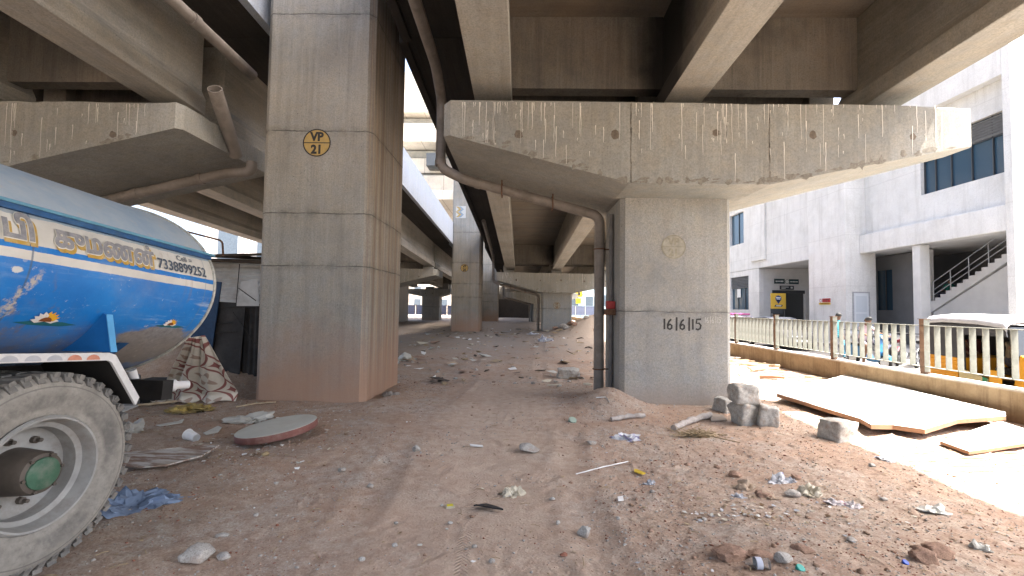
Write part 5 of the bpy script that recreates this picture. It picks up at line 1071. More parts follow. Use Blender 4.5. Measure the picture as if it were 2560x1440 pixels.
person((sx, 14.9, -.25), dict(pelvis=(0, .22, .84), waist=(0, .20, 1.0), chest=(0, .12, 1.20), neck=(0, .06, 1.36), head=(0, -.01, 1.48), shL=(.17, .11, 1.28), shR=(-.17, .11, 1.28), elL=(.26, -.10, 1.10), elR=(-.26, -.10, 1.10), wrL=(.30, -.34, 1.05), wrR=(-.30, -.34, 1.05), hipL=(.09, .20, .82), hipR=(-.09, .20, .82), knL=(.16, -.20, .76), knR=(-.20, -.18, .74), anL=(.14, -.22, .36), anR=(-.26, -.10, .10)), F, 'rider in a pale pink shirt leaning over the blue scooter', dict(skin=SK, top=cl('pale pink shirt', (.52, .38, .40)), bottom=cl('grey shorts', (.12, .11, .13)), shoe=M['white']), {})
two_wheeler((12.95, 16.0, -.25), 'red motorcycle parked behind the ridden scooter', plain('red bike paint', (.22, .015, .03), .35, var=.05), 'motorcycle', 'parked motorcycles', ang=-.75)
two_wheeler((13.2, 15.4, -.25), 'black motorcycle parked nearest the brown railing post', plain('black bike paint', (.02, .02, .025), .35, var=.05), 'motorcycle', 'parked motorcycles', ang=-.9)
two_wheeler((13.3, 16.9, -.25), 'dark blue motorcycle parked farthest along the pavement', plain('dark blue bike paint', (.02, .03, .09), .35, var=.05), 'motorcycle', 'parked motorcycles', ang=-.6)

# ------------------------------------------------------------------ auto rickshaw
def auto():
    x0, yr = 9.75, 11.42; t = thing('auto_rickshaw', (x0 + .65, yr - 1.3, -.25), 'yellow auto rickshaw with a black canvas hood passing behind the railing', 'auto rickshaw')
    yel = plain('auto yellow', (.66, .30, .012), .4, var=.06, scale=5); can = plain('black canvas', (.045, .045, .05), .7, var=.15, scale=6); top = plain('sunlit black hood', (.42, .42, .44), .6, var=.08)  # grey hood tone paints sunlight on the black canvas roof
    w = 1.32; B = Vector((x0, yr, -.25)); P = lambda x, f, z: B + Vector((x, -f, z))   # f = distance forward from the tail
    # hood: rounded shell
    mb = MB(); prof = [(.02, 1.45), (.06, 1.62), (.20, 1.72), (.6, 1.76), (1.4, 1.74), (1.95, 1.68), (2.02, 1.60)]; L = []
    for f, z in prof: L.append([P(w / 2 + (w / 2 + .02) * math.copysign(abs(math.cos(a)) ** .45, math.cos(a)), f, z - .20 + .20 * math.sin(a) ** .7) for a in [math.pi * i / 14 for i in range(15)]])
    n = 15; mb.add([q for r in L for q in r], [(i * n + j, i * n + j + 1, (i + 1) * n + j + 1, (i + 1) * n + j) for i in range(len(L) - 1) for j in range(n - 1)]); o = mb.build('hood', top, t, smooth=True); md = o.modifiers.new('thick', 'SOLIDIFY'); md.thickness = .02
    mb = MB(); mb.prism([P(0, 0, .80), P(0, .95, .78), P(0, .95, 1.30), P(0, 1.05, 1.52), P(0, .05, 1.52)], (.02, 0, 0)); mb.prism([P(w - .02, 0, .62), P(w - .02, .95, .62), P(w - .02, .95, 1.30), P(w - .02, 1.05, 1.52), P(w - .02, .05, 1.52)], (.02, 0, 0)); mb.prism([P(.02, 0, .62), P(w - .02, 0, .62), P(w - .02, .03, 1.52), P(.02, .03, 1.52)], (0, -.015, 0)); mb.prism([P(-.012, .02, 1.30), P(-.012, 2.02, 1.30), P(-.012, 1.98, 1.52), P(-.012, .03, 1.52)], (.03, 0, 0)); mb.prism([P(w - .02, .95, .3), P(w - .02, 2.02, .3), P(w - .02, 2.0, 1.52), P(w - .02, .95, 1.52)], (.02, 0, 0)); mb.build('side_canvas', can, t)
    mb = MB(); mb.prism([P(.01, -.02, .28), P(.01, .93, .24), P(.01, .97, .78), P(.01, -.02, .82)], (w - .02, 0, 0))
    for z in (.34, .43, .52, .61, .70, .77): mb.obox(P(.0, .46, z), (.02, .92, .026), 0)
    mb.build('tail_panel', yel, t, bevel=.012)
    mb = MB(); mb.box(P(.03, .97, .24), P(w - .03, 2.1, .30)); mb.build('floor', M['mudblack'], t)
    mb = MB(); mb.prism([P(.14, 1.95, .26), P(.14, 2.1, .95), P(.14, 2.36, .85), P(.14, 2.58, .50), P(.14, 2.45, .30)], (w - .28, 0, 0)); mb.prism([P(.0, 1.62, .22), P(.0, 1.62, .60), P(.0, 1.86, .60), P(.0, 1.86, .22)], (.05, 0, 0)); mb.build('front_cowl', yel, t, bevel=.03)
    mb = MB(); mb.prism([P(.0, .98, .22), P(.0, .98, .56), P(.0, 1.6, .40), P(.0, 1.6, .22)], (.03, 0, 0)); mb.build('entry_panel', plain('cream auto panel', (.50, .42, .22), .5), t)
    mb = MB(); mb.prism([P(.0, 1.50, .22), P(.0, 1.50, .44), P(.0, 1.60, .42), P(.0, 1.60, .22)], (-.006, 0, 0)); mb.build('green_stripe', plain('green stripe', (.02, .2, .09), .5), t)
    for a_, b_ in ((P(.06, 2.1, .9), P(.06, 1.98, 1.55)), (P(w - .06, 2.1, .9), P(w - .06, 1.98, 1.55)), (P(.04, 1.08, .3), P(.04, 1.06, 1.5)), (P(w - .04, 1.08, .3), P(w - .04, 1.06, 1.5))):
        mb = MB(); mb.tube([a_, b_], .024, 8); mb.build('frame_tube', M['black'], t)
    mb = MB(); gl = plain('windscreen glass', (.03, .035, .04), .08, spec=.6); mb.quad(P(.1, 2.1, .93), P(w - .1, 2.1, .93), P(w - .1, 1.99, 1.5), P(.1, 1.99, 1.5)); mb.build('windscreen', gl, t)
    mb = MB(); mb.box(P(.08, .15, .56), P(w - .08, .70, .68)); mb.box(P(.08, .12, .66), P(w - .08, .24, 1.15)); mb.build('passenger_seat', plain('maroon seat', (.10, .02, .02), .6), t, bevel=.03); mb = MB(); mb.box(P(.35, 1.40, .50), P(w - .35, 1.72, .64)); mb.build('driver_seat', M['mudblack'], t, bevel=.03)
    mb = MB(); mb.tube([P(.38, 2.0, 1.0), P(w / 2, 2.08, .98), P(w - .38, 2.0, 1.0)], .016, 8); mb.tube([P(w / 2, 2.1, .98), P(w / 2, 2.3, .5)], .02, 8); mb.build('handlebar', M['black'], t)
    for x, f in ((.10, .45), (w - .10, .45), (w / 2, 2.38)):
        wh = thing('wheel', P(x, f, .22), None, None); wh.parent = t; wh.location = P(x, f, .22) - Vector(t['_base']); wb_ = Vector(wh['_base']); mb = MB(); mb.lathe([(.13, -.045), (.19, -.05), (.22, -.03), (.22, .03), (.19, .05), (.13, .045)], (0, 0, 0), 'X', 28, 0, True); del wh['_base']; mb.build('tyre', RUB, wh, smooth=50); mb = MB(); mb.lathe([(.0, -.03), (.10, -.02), (.13, -.04), (.13, .04), (.10, .02), (0, .03)], (0, 0, 0), 'X', 24); mb.build('rim', STEEL, wh, smooth=40)
    q = P(.36, .55, 0)
    person((q.x, q.y, q.z), dict(pelvis=(0, .12, .78), waist=(0, .13, .92), chest=(0, .10, 1.10), neck=(0, .06, 1.26), head=(0, .02, 1.38), shL=(.16, .08, 1.19), shR=(-.16, .08, 1.19), elL=(.20, -.10, .98), elR=(-.20, -.10, .98), wrL=(.12, -.30, .92), wrR=(-.14, -.32, .92), hipL=(.09, .10, .76), hipR=(-.09, .10, .76), knL=(.11, -.34, .78), knR=(-.11, -.34, .78), anL=(.11, -.36, .38), anR=(-.11, -.36, .38)), F, 'passenger in an ochre shirt seated in the back of the auto rickshaw', dict(skin=SK, top=cl('ochre shirt', (.42, .20, .07)), bottom=cl('brown trousers', (.14, .07, .06)), shoe=M['black']), dict(shin='bottom'))
    q = P(w / 2, 1.52, 0)
    person((q.x, q.y, q.z), dict(pelvis=(0, .02, .74), waist=(0, .03, .88), chest=(0, .0, 1.06), neck=(0, -.03, 1.22), head=(0, -.06, 1.34), shL=(.17, -.02, 1.15), shR=(-.17, -.02, 1.15), elL=(.24, -.22, 1.0), elR=(-.24, -.22, 1.0), wrL=(.24, -.44, 1.0), wrR=(-.24, -.44, 1.0), hipL=(.09, 0, .72), hipR=(-.09, 0, .72), knL=(.14, -.40, .70), knR=(-.14, -.40, .70), anL=(.14, -.42, .38), anR=(-.14, -.42, .38)), F, 'driver in a dark khaki shirt gripping the handlebar of the auto rickshaw', dict(skin=SK, top=cl('khaki shirt', (.14, .11, .07)), bottom=cl('dark trousers', (.04, .04, .05)), shoe=M['black']), dict(shin='bottom'))
auto()
# person in green sitting on the stair
q = Vector((20.0, 21.75, 2.30))
person(q, dict(pelvis=(0, .1, .12), waist=(0, .1, .28), chest=(0, .06, .46), neck=(0, .02, .62), head=(0, -.03, .74), shL=(.16, .05, .55), shR=(-.16, .05, .55), elL=(.2, -.1, .36), elR=(-.2, .1, .34), wrL=(.1, -.3, .32), wrR=(-.1, .32, .30), hipL=(.09, .1, .1), hipR=(-.09, .1, .1), knL=(.1, .45, .14), knR=(-.1, .45, .14), anL=(.1, .5, -.22), anR=(-.1, .5, -.22)), Vector((0, 1, 0)), 'person in a green shirt sitting on the building stair', dict(skin=SK, top=cl('green shirt', (.02, .13, .10)), bottom=cl('dark cloth', (.03, .03, .05)), shoe=M['black']), dict(shin='bottom', upper_arm='top'))

for i, (x_, y_, lab, colr) in enumerate(((13.9, 15.1, 'maroon motorcycle at the near end of the parked row', (.12, .015, .02)), (12.9, 18.3, 'grey motorcycle parked behind the pedestrian', (.12, .12, .13)), (13.6, 18.0, 'black motorcycle standing close to the white side door', (.02, .02, .022)), (13.4, 13.6, 'silver motorcycle half hidden behind the auto rickshaw', (.3, .3, .32)))):
    two_wheeler((x_, y_, -.25), lab, plain('bike paint %d' % i, colr, .35, var=.05), 'motorcycle', 'parked motorcycles', ang=-.7 + .12 * i)
# ------------------------------------------------------------------ parked cars
def car(base, label, paint, L=3.7, Wd=1.62, H=1.48, rack=None):
    t = thing('parked_car', base, label, 'car', 'cars parked by the station'); B = Vector(base); P = lambda x, f, z: B + Vector((x, -f, z)); hw = Wd / 2
    def loft(secs, name, mat, bevel=.03):
        mb = MB(); n = len(secs[0][1]); vs = []
        for f, pts in secs: vs += [P(x, f, z) for x, z in pts]
        mb.add(vs, [tuple(range(n)), tuple(range(len(vs) - 1, len(vs) - n - 1, -1))] + [(i * n + j, i * n + (j + 1) % n, (i + 1) * n + (j + 1) % n, (i + 1) * n + j) for i in range(len(secs) - 1) for j in range(n)])
        return mb.build(name, mat, t, smooth=35, bevel=bevel)
    def body_sec(f, w, z0, z1): return (f, [(-w * .92, z0), (-w, z0 + .15), (-w, z1 - .12), (-w * .9, z1), (w * .9, z1), (w, z1 - .12), (w, z0 + .15), (w * .92, z0)])
    loft([body_sec(-L / 2, hw * .86, .35, .85), body_sec(-L / 2 + .25, hw * .98, .22, .92), body_sec(-.3, hw, .2, .93), body_sec(L / 2 - .95, hw, .2, .92), body_sec(L / 2 - .25, hw * .95, .2, .78), body_sec(L / 2, hw * .84, .26, .62)], 'body', paint)
    def cab(f, w, z): return (f, [(-w * 1.0, .90), (-w * .80, z), (w * .80, z), (w * 1.0, .90)])
    loft([cab(-L / 2 + .15, hw * .93, .95), cab(-L / 2 + .45, hw * .95, H - .06), cab(-.1, hw * .96, H), cab(.35, hw * .96, H - .04), cab(1.0, hw * .94, .93)], 'cabin', paint, .02)
    gl = plain('car glass', (.02, .025, .03), .08, spec=.6); mb = MB()
    mb.quad(P(-hw * .80, .985, .96), P(hw * .80, .985, .96), P(hw * .68, .43, H - .09), P(-hw * .68, .43, H - .09)); o = mb.build('windscreen', gl, t); o.location.z += .012; o.location.y -= .012
    for s in (-1, 1):
        for a, b in ((-L / 2 + .55, -.35), (-.25, .45)):
            mb = MB(); k = .5; mb.quad(P(s * (hw * .925 + .012), a, .98), P(s * (hw * .925 + .012), b + .2 * (b > 0), .98), P(s * (hw * .80 + .014), b - .05, H - .12), P(s * (hw * .80 + .014), a + .08, H - .12)); mb.build('side_window', gl, t)
        mb = MB(); mb.prism([P(s * hw * .58, L / 2 - .10, .50), P(s * hw * .90, L / 2 - .22, .52), P(s * hw * .92, L / 2 - .26, .70), P(s * hw * .58, L / 2 - .14, .66)], (0, -.04, 0)); mb.build('headlight', STEEL, t, bevel=.01)
        mb = MB(); mb.obox(P(s * (hw + .09), .75, .98), (.16, .08, .12), 0); mb.build('wing_mirror', paint, t, bevel=.03)
        for f in (-L / 2 + .62, L / 2 - .68):
            wh = thing('wheel', (0, 0, 0), None, None); del wh['_base']; wh.parent = t; wh.location = (s * (hw - .09), -f, .29)
            mb = MB(); mb.lathe([(.19, -.08), (.26, -.085), (.29, -.06), (.29, .06), (.26, .085), (.19, .08)], (0, 0, 0), 'X', 32, 0, True); mb.build('tyre', RUB, wh, smooth=50); mb = MB(); mb.lathe([(.0, -.07), (.15, -.06), (.19, -.08), (.19, .08), (.15, .06), (0, .07)], (0, 0, 0), 'X', 24); mb.build('rim', STEEL, wh, smooth=40)
    mb = MB(); mb.box(P(-hw * .5, L / 2 - .02, .50), P(hw * .5, L / 2 + .012, .60)); mb.box(P(-hw * .6, L / 2 - .05, .28), P(hw * .6, L / 2 + .01, .38)); mb.build('grille', M['black'], t)
    mb = MB(); mb.box(P(-.26, L / 2 + .014, .40), P(.26, L / 2 + .026, .50)); mb.build('number_plate', M['white'], t)
    if rack:
        mb = MB(); mb.box(P(-.55, -1.1, H + .03), P(.55, .25, H + .12)); mb.build('roof_load', rack, t, bevel=.03)
car((12.55, 22.6, -.25), 'dark grey hatchback facing the camera behind the railing', plain('dark grey car paint', (.035, .038, .05), .3, var=.05, spec=.5))
car((13.0, 27.6, -.25), 'silver violet car with a pink roof load behind the dark hatchback', plain('silver violet car paint', (.23, .21, .27), .3, var=.05, spec=.5), rack=plain('pink tarp', (.42, .06, .22), .7))

# ------------------------------------------------------------------ far surroundings
def block(label, x0, x1, y0, y1, z, mat, rows, cols, strip=True):
    t = thing('distant_building', ((x0 + x1) / 2, y0, -.9), label, 'building', 'buildings beyond the flyovers'); mb = MB(); mb.box((x0, y0, -.9), (x1, y1, z)); mb.box((x0 - .2, y0 - .25, z), (x1 + .2, y1, z + .5)); mb.build('wall', mat, t)
    proto = None
    for r in range(rows):
        for c in range(cols):
            xa = x0 + (x1 - x0) * (c + .25) / cols; xb = x0 + (x1 - x0) * (c + .75) / cols; za = 1 + (z - 1) * (r + .25) / rows; zb = 1 + (z - 1) * (r + .75) / rows
            mb = MB(); mb.box((xa, y0 - .03, za), (xb, y0 + .05, zb)); mb.build('window', M['pane'], t)
    mb = MB()
    for c in range(cols + 1): xx = x0 + (x1 - x0) * c / cols; mb.box((xx - .15, y0 - .14, -.9), (xx + .15, y0 - .002, z))
    mb.build('pilaster', mat, t)
M['pane'] = plain('far pane', (.10, .13, .16), .15, spec=.5)
bw = plain('far white render', (.60, .60, .58), .9, var=.06, scale=.6); by = plain('far cream render', (.55, .50, .42), .9, var=.08, scale=.6)
block('plain white building with pilasters seen behind the tanker', -22.8, -11.2, 33, 46, 13, bw, 1, 4); block('pale building far behind the leftmost barricades', -34, -9, 96, 110, 9, by, 3, 9); block('far pale blue shop building at the end of the right lane', 8.6, 22, 84, 96, 9, plain('far pale blue render', (.42, .56, .60), .9, var=.06, scale=.6), 2, 5)
# shop boards on the far right
for k, (u0, v0, u1, v1, lab) in enumerate(((1439, 727, 1456, 742, 'upper yellow shop board at the far end of the lane'), (1440, 746, 1452, 759, 'lower yellow shop board at the far end of the lane'))):
    a, b = at_y(u0, v0, 82.5), at_y(u1, v1, 82.5); mb = MB(); mb.box((a.x, 82.5, b.z), (b.x, 82.9, a.z)); mb.box((a.x + .45, 82.46, (a.z + b.z) / 2 - .3), (b.x - .4, 82.498, (a.z + b.z) / 2 + .25), 1); tag(mb.build('shop_board', [plain('shop board yellow', (.62, .46, .02), .5), M['mudblack']], None, origin=((a.x + b.x) / 2, 82.5, b.z)), lab, 'sign', 'yellow shop boards')
a, b = at_y(1447, 733, 83), at_y(1486, 741, 83); mb = MB(); mb.box((a.x, 83.0, b.z), (b.x, 83.3, a.z)); w_ = b.x - a.x
for f0, f1 in ((.05, .12), (.14, .22), (.24, .31), (.38, .45), (.48, .56), (.58, .64), (.68, .74), (.80, .88)): mb.quad((a.x + w_ * f0, 82.99, b.z + .12), (a.x + w_ * f1, 82.99, b.z + .12), (a.x + w_ * f1, 82.99, a.z - .12), (a.x + w_ * f0, 82.99, a.z - .12), 1)
tag(mb.build('shop_fascia', [M['white'], plain('slate print', (.08, .12, .18), .6)], None, origin=(a.x, 83, b.z), fix=False), 'long white lettered shop fascia above the far doorway', 'sign')
# street barricades beyond the left piers
bm_ = plain('blue grey barricade', (.13, .15, .22), .6, var=.15, scale=2); first = None
for i in range(14):
    x = -24 + 1.42 * i
    if first is None:
        first = thing('street_barricade', (x, 62, -.1), 'blue grey sheet barricade in a long row under the left flyover', 'barricade', 'street barricades'); mb = MB(); mb.box((x, 62, .35), (x + 1.3, 62.05, 1.65)); mb.build('panel', bm_, first)
        for q in (0, 1.25): mb = MB(); mb.box((x + q, 61.99, -.1), (x + q + .05, 62.06, 1.72)); mb.box((x + q, 61.8, -.1), (x + q + .05, 62.3, -.05)); mb.build('frame_post', M['rust'], first)
    else:
        c = tree_copy(first); c.location = (x, 62 + .12 * math.sin(i * 2.2), -.1)
for i in range(4):
    c = tree_copy(first); c.location = (6.4 + 1.42 * i - 1.2, 66 + i * .2, .1); c['label'] = 'dark sheet barricade in the short row at the far right end'; c['group'] = 'barricades at the far right'

# ------------------------------------------------------------------ stones, boards and rubbish on the ground
def ico(sub):
    bm = bmesh.new(); bmesh.ops.create_icosphere(bm, subdivisions=sub, radius=1); v = [x.co.copy() for x in bm.verts]; f = [tuple(q.index for q in x.verts) for x in bm.faces]; bm.free(); return v, f
ICO = {k: ico(k) for k in (1, 2, 3, 4)}
def solid(name, p, verts, faces, mat, label, cat, group=None, smooth=40, rz=0.0, bevel=0):
    mb = MB(); R_ = Matrix.Rotation(rz, 3, 'Z'); mb.add([Vector(p) + R_ @ v for v in verts], faces); return tag(mb.build(name, mat, None, origin=p, smooth=smooth, bevel=bevel), label, cat, group)
def rock(p, size, mat, label, seed, name='stone', group=None, sub=3, planes=9, rz=0.0, rough=.10, sink=.25, cat='stone'):
    if cat == 'clod': rough, planes, sink = .34, 5, max(sink, .55)
    rr = random.Random(seed); V, Fc = ICO[sub]; out = []
    pl = [(Vector((rr.gauss(0, 1), rr.gauss(0, 1), rr.gauss(0, 1))).normalized(), rr.uniform(.55, .85)) for _ in range(planes)]
    for v in V:
        q = v.copy()
        for n_, d in pl:
            e = q.dot(n_) - d
            if e > 0: q -= n_ * e
        q *= 1 + rough * mnoise.noise(q * 2.6 + Vector((seed, 0, 0))) + rough * .5 * mnoise.noise(q * 7 + Vector((0, seed, 0)))
        out.append(Vector((q.x * size[0], q.y * size[1], q.z * size[2] + size[2] * (1 - sink) * .8)))
    return solid(name, p, out, Fc, mat, label, cat, group, 45, rz)
def granite(p, size, mat, label, seed, rz=0.0, tilt=0.0, group='granite blocks'):
    """rough dressed block: a cuboid with worn, uneven faces"""
    rr = random.Random(seed); bm = bmesh.new(); bmesh.ops.create_cube(bm, size=1); bmesh.ops.subdivide_edges(bm, edges=bm.edges[:], cuts=13, use_grid_fill=True); V = []
    for v in bm.verts:
        c = v.co; l = (abs(c.x * 2) ** 11 + abs(c.y * 2) ** 11 + abs(c.z * 2) ** 11) ** (1 / 11); q = c / max(l, 1e-6) if l > 0 else c
        q = q * (1 + .20 * mnoise.noise(q * 2.1 + Vector((seed * 3.1, 0, 0))) + .06 * mnoise.noise(q * 6 + Vector((0, seed, 0))) + .03 * mnoise.noise(q * 15)); V.append(Vector((q.x * size[0], q.y * size[1], (q.z + .5) * size[2])))
    Fc = [tuple(x.index for x in f.verts) for f in bm.faces]; bm.free(); Rt = Matrix.Rotation(tilt, 3, 'Y'); return solid('granite_block', p, [Rt @ v for v in V], Fc, mat, label, 'stone block', group, 50, rz)
def stone_mat(name, c, s=20):
    g = G(name); n = g.noise(s, 8, .7); f = g.noise(s * 6, 5, .8); cc = g.mix(g.ramp(n, .35, .68), tuple(x * .72 for x in c), tuple(min(1, x * 1.2) for x in c)); cc = g.mix(g.ramp(f, .48, .62, 0, .7), cc, tuple(x * .38 for x in c)); cc = g.mix(g.ramp(g.noise(s * .35, 6, .6), .52, .68, 0, .6), cc, (.29, .20, .14)); g.bump(g.math('ADD', n, f), .6, .006); return g.fin(cc, .95, .15)
GR = stone_mat('granite', (.47, .46, .42), 22); GR2 = stone_mat('pale limestone', (.47, .45, .41), 16); CLOD = stone_mat('red earth clod', (.36, .24, .175), 24); BRK = plain('broken brick', (.24, .10, .065), .95, var=.25, scale=25, dirt=(.3, .22, .17)); CONCR = stone_mat('mortar lump', (.42, .40, .36), 30)
def foot(u, v, l=0): return spot(u, v, l)
def px(u, v, n):     # metres that n photo pixels cover at that ground point
    return n * foot(u, v).y / FPX
# granite blocks
p = foot(1872, 1060); s = px(1872, 1060, 1)
b1 = granite(p + Vector((0, .08, -.02)), (s * 58, s * 52, s * 52), GR, 'lower granite block of the two stacked beside the dated pier', 1, .25)
granite(p + Vector((-s * 8, .07, s * 48)), (s * 57, s * 52, s * 46), GR, 'topmost granite block of the stack beside the dated pier', 2, .12, .03)
granite(foot(1924, 1064) + Vector((0, .07, -.02)), (s * 42, s * 48, s * 48), GR, 'rounded granite block leaning against the right side of the stack', 3, -.3, .10)
granite(foot(1818, 1032) + Vector((0, .10, -.02)), (s * 38, s * 46, s * 40), GR, 'small granite block half hidden between the stack and the pier', 4, .4)
q = foot(2102, 1100); s = px(2102, 1100, 1); granite(q + Vector((0, .06, -.03)), (s * 64, s * 58, s * 52), GR, 'lone granite block on the edge of the sunlit strip', 5, .35, .04)
q = foot(1422, 946); s = px(1422, 946, 1); granite(q + Vector((0, .1, -.02)), (s * 54, s * 40, s * 25), GR, 'grey block lying left of the vertical drain pipe', 6, .05)
# rocks
def rk(u, v, w, h, mat, label, seed, d=None, **k):
    p = foot(u, v); s = px(u, v, 1); return rock(p, (s * w / 2, s * (d or w * .8) / 2, s * h / 2), mat, label, seed, **k)
rk(1460, 1340, 40, 34, GR, 'grey pointed stone alone on the reddish earth in front', 11); rk(1320, 1128, 62, 24, CONCR, 'flat pale mortar lump in the middle of the lane', 12, rz=-.1); rk(492, 1398, 84, 52, GR2, 'large white stone sunk in the earth in front of the truck wheel', 13, sink=.5); rk(455, 1402, 26, 24, GR2, 'small pale stone at the left foot of the large white stone', 14)
rk(1041, 1128, 22, 18, CONCR, 'squarish pale chip at the left side of the lane', 15); rk(855, 1178, 22, 12, CONCR, 'pale chip right of the round cover', 16); rk(926, 1218, 20, 12, CONCR, 'pale pebble in the lane nearest the round cover', 17); rk(1478, 1110, 26, 12, CONCR, 'small cylindrical chunk of white mortar', 18)
rk(1838, 1190, 30, 20, CLOD, 'red clod above the paper heap', 19, cat='clod', name='earth_clod'); rk(1795, 1170, 22, 10, CLOD, 'low red clod left of the paper heap', 20, cat='clod', name='earth_clod'); rk(1718, 1163, 14, 10, CLOD, 'small red clod farther left of the paper heap', 21, cat='clod', name='earth_clod'); rk(1990, 1160 + 36, 22, 16, CLOD, 'red clod between the bags of the heap', 22, cat='clod', name='earth_clod')
rk(2312, 1402, 62, 46, CLOD, 'big red clod near the lower right corner', 23, cat='clod', name='earth_clod'); rk(2345, 1385, 66, 34, CLOD, 'flat red clod behind the big one in the lower right', 24, cat='clod', name='earth_clod'); rk(1825, 1390, 84, 34, CLOD, 'cracked slab of red earth above the plastic bottle', 25, cat='clod', name='earth_clod', sink=.6); rk(1905, 1398, 70, 26, CLOD, 'second cracked slab of red earth beside the mortar lump', 26, cat='clod', name='earth_clod', sink=.6); rk(2005, 1378, 46, 20, CLOD, 'long dark red clod right of the mortar lump', 27, cat='clod', name='earth_clod', rz=-.5, sink=.5)
rk(1958, 1406, 44, 30, GR2, 'pale mortar lump above the teal cap', 28, rz=-.6); rk(1408, 1390, 20, 12, BRK, 'small red brick chip near the bottom edge', 29, planes=14); rk(1980, 1240, 40, 22, GR2, 'pale stone among the wrappers of the heap', 30); rk(1910, 1240, 40, 20, CLOD, 'brown clod at the foot of the paper heap', 31, cat='clod', name='earth_clod'); rk(2180, 1166, 22, 10, GR, 'small stone below the lone granite block', 32)
for i, (u, v, w, h) in enumerate(((1125, 1310, 16, 10), (1185, 1370, 18, 12), (1380, 1250, 18, 12), (1395, 1310, 14, 12), (1230, 1405, 20, 14), (905, 1400, 18, 12), (988, 1366, 18, 12), (640, 1290, 16, 10), (555, 1340, 36, 10), (690, 1210, 14, 8), (990, 1310, 12, 8), (1105, 1265, 10, 8), (560, 1395, 44, 18), (2130, 1352, 30, 12), (1545, 1298, 12, 10), (2210, 1250, 20, 9), (1630, 1230, 16, 10), (1760, 1300, 18, 8))):
    rk(u, v, w, h, (GR2, CONCR, GR)[i % 3], 'pale pebble lying loose on the trodden earth', 40 + i, group='loose pebbles on the earth', name='pebble', sub=2, sink=.35)
# rubble round the far pier foot
for i in range(14):
    rr = random.Random(100 + i); x, y = rr.uniform(2.0, 5.6), rr.uniform(23.5, 27.5); s = rr.uniform(.08, .28); rock(Vector((x, y, hz(x, y))), (s, s * .8, s * .6), (CONCR, CLOD)[i % 2], 'broken lump on the earth heap against the half buried pier', 100 + i, name='rubble_lump', group='lumps on the earth heap', sub=2, cat='rubble')

# bags, papers, cloth
def plastic(name, c, tr=.0, rough=.45, print_=None):
    g = G(name); n = g.noise(9, 6, .6); cc = g.mix(g.ramp(n, .3, .7), tuple(x * .8 for x in c), c)
    if print_: cc = g.mix(g.ramp(g.noise(14, 3, .5, g.map(loc=(3, 3, 3))), .56, .6), cc, print_)
    g.bump(g.noise(22, 6, .6), .5, .01); return g.fin(cc, rough, .4)
def bag(p, size, mat, label, seed, name='plastic_bag', rz=0.0, crump=.5, group=None, cat='bag', flat=1.0):
    V, Fc = ICO[4]; out = []; o = Vector((seed * 7.3, seed * 1.7, 0))
    for v in V:
        n = mnoise.noise(v * 1.3 + o); rid = 1.3 * abs(mnoise.noise(v * 2.6 + o)) + .9 * abs(mnoise.noise(v * 5.4 + o)) + .5 * abs(mnoise.noise(v * 11 + o))
        q = v * (1 + .75 * n - crump * (rid - .45)); z = (max(q.z, -.12) + .12) * (.62 + .9 * mnoise.noise(v * 1.9 + o * 2)); out.append(Vector((q.x * size[0], q.y * size[1], z * size[2] * flat)))
    return solid(name, p - Vector((0, 0, .004)), out, Fc, mat, label, cat, group, 38, rz)
def bg_(u, v, w, h, mat, label, seed, **k): p = foot(u, v - h * .25); s = px(u, v, 1); return bag(p, (s * w / 2, s * w * .38, s * h * .62), mat, label, seed, **k)
CREAM = plastic('cream plastic', (.58, .53, .41)); WHT = plastic('white plastic', (.62, .63, .64), print_=(.30, .28, .45)); MILK = plastic('milky plastic', (.55, .55, .50)); PNK = plastic('pink print plastic', (.60, .56, .55), print_=(.45, .05, .25)); SIL = plastic('dull silver plastic', (.40, .42, .45), rough=.3); PAPER = plastic('brown paper', (.46, .36, .26), rough=.9); BLUEC = plastic('pale blue cloth', (.24, .32, .45), rough=.95, print_=(.14, .19, .28))
bg_(1283, 1246, 56, 40, CREAM, 'crumpled cream plastic bag in the middle of the lane', 1); bg_(1566, 1102, 66, 22, WHT, 'torn white printed bag in front of the dated pier', 2); bg_(1945, 1213, 46, 28, WHT, 'knotted white printed bag on top of the heap', 3); bg_(1975, 1210, 34, 20, SIL, 'silver wrapper right beside the knotted bag', 4); bg_(2026, 1248, 52, 44, CREAM, 'drooping cream bag at the right of the heap', 5); bg_(1862, 1228, 50, 34, PAPER, 'folded brown paper packet in the heap', 6, crump=.3); bg_(2085, 1262, 40, 18, PNK, 'wrapper with pink print right of the drooping cream bag', 7); bg_(2130, 1270, 36, 18, PNK, 'pale wrapper with pink specks farther right', 8)
bg_(2335, 1280, 50, 18, MILK, 'milky flattened bag on the right slope', 9); bg_(2448, 1378, 48, 30, MILK, 'milky bag with a pointed tail at the lower right', 10); bg_(630, 1055, 92, 22, MILK, 'spread of torn milky bags behind the round cover', 11); bg_(2230, 1153, 66, 14, WHT, 'flattened white bag on the edge of the sunlight', 12); bg_(1845, 1245, 34, 16, SIL, 'silver sachet at the foot of the paper packet', 13); bg_(1925, 1248, 40, 16, PAPER, 'tan wrapper at the foot of the heap', 14); bg_(1625, 1213, 28, 14, SIL, 'small twisted silver wrapper left of the heap', 15); bg_(1880, 1248, 20, 16, PAPER, 'orange brown scrap below the paper packet', 16)
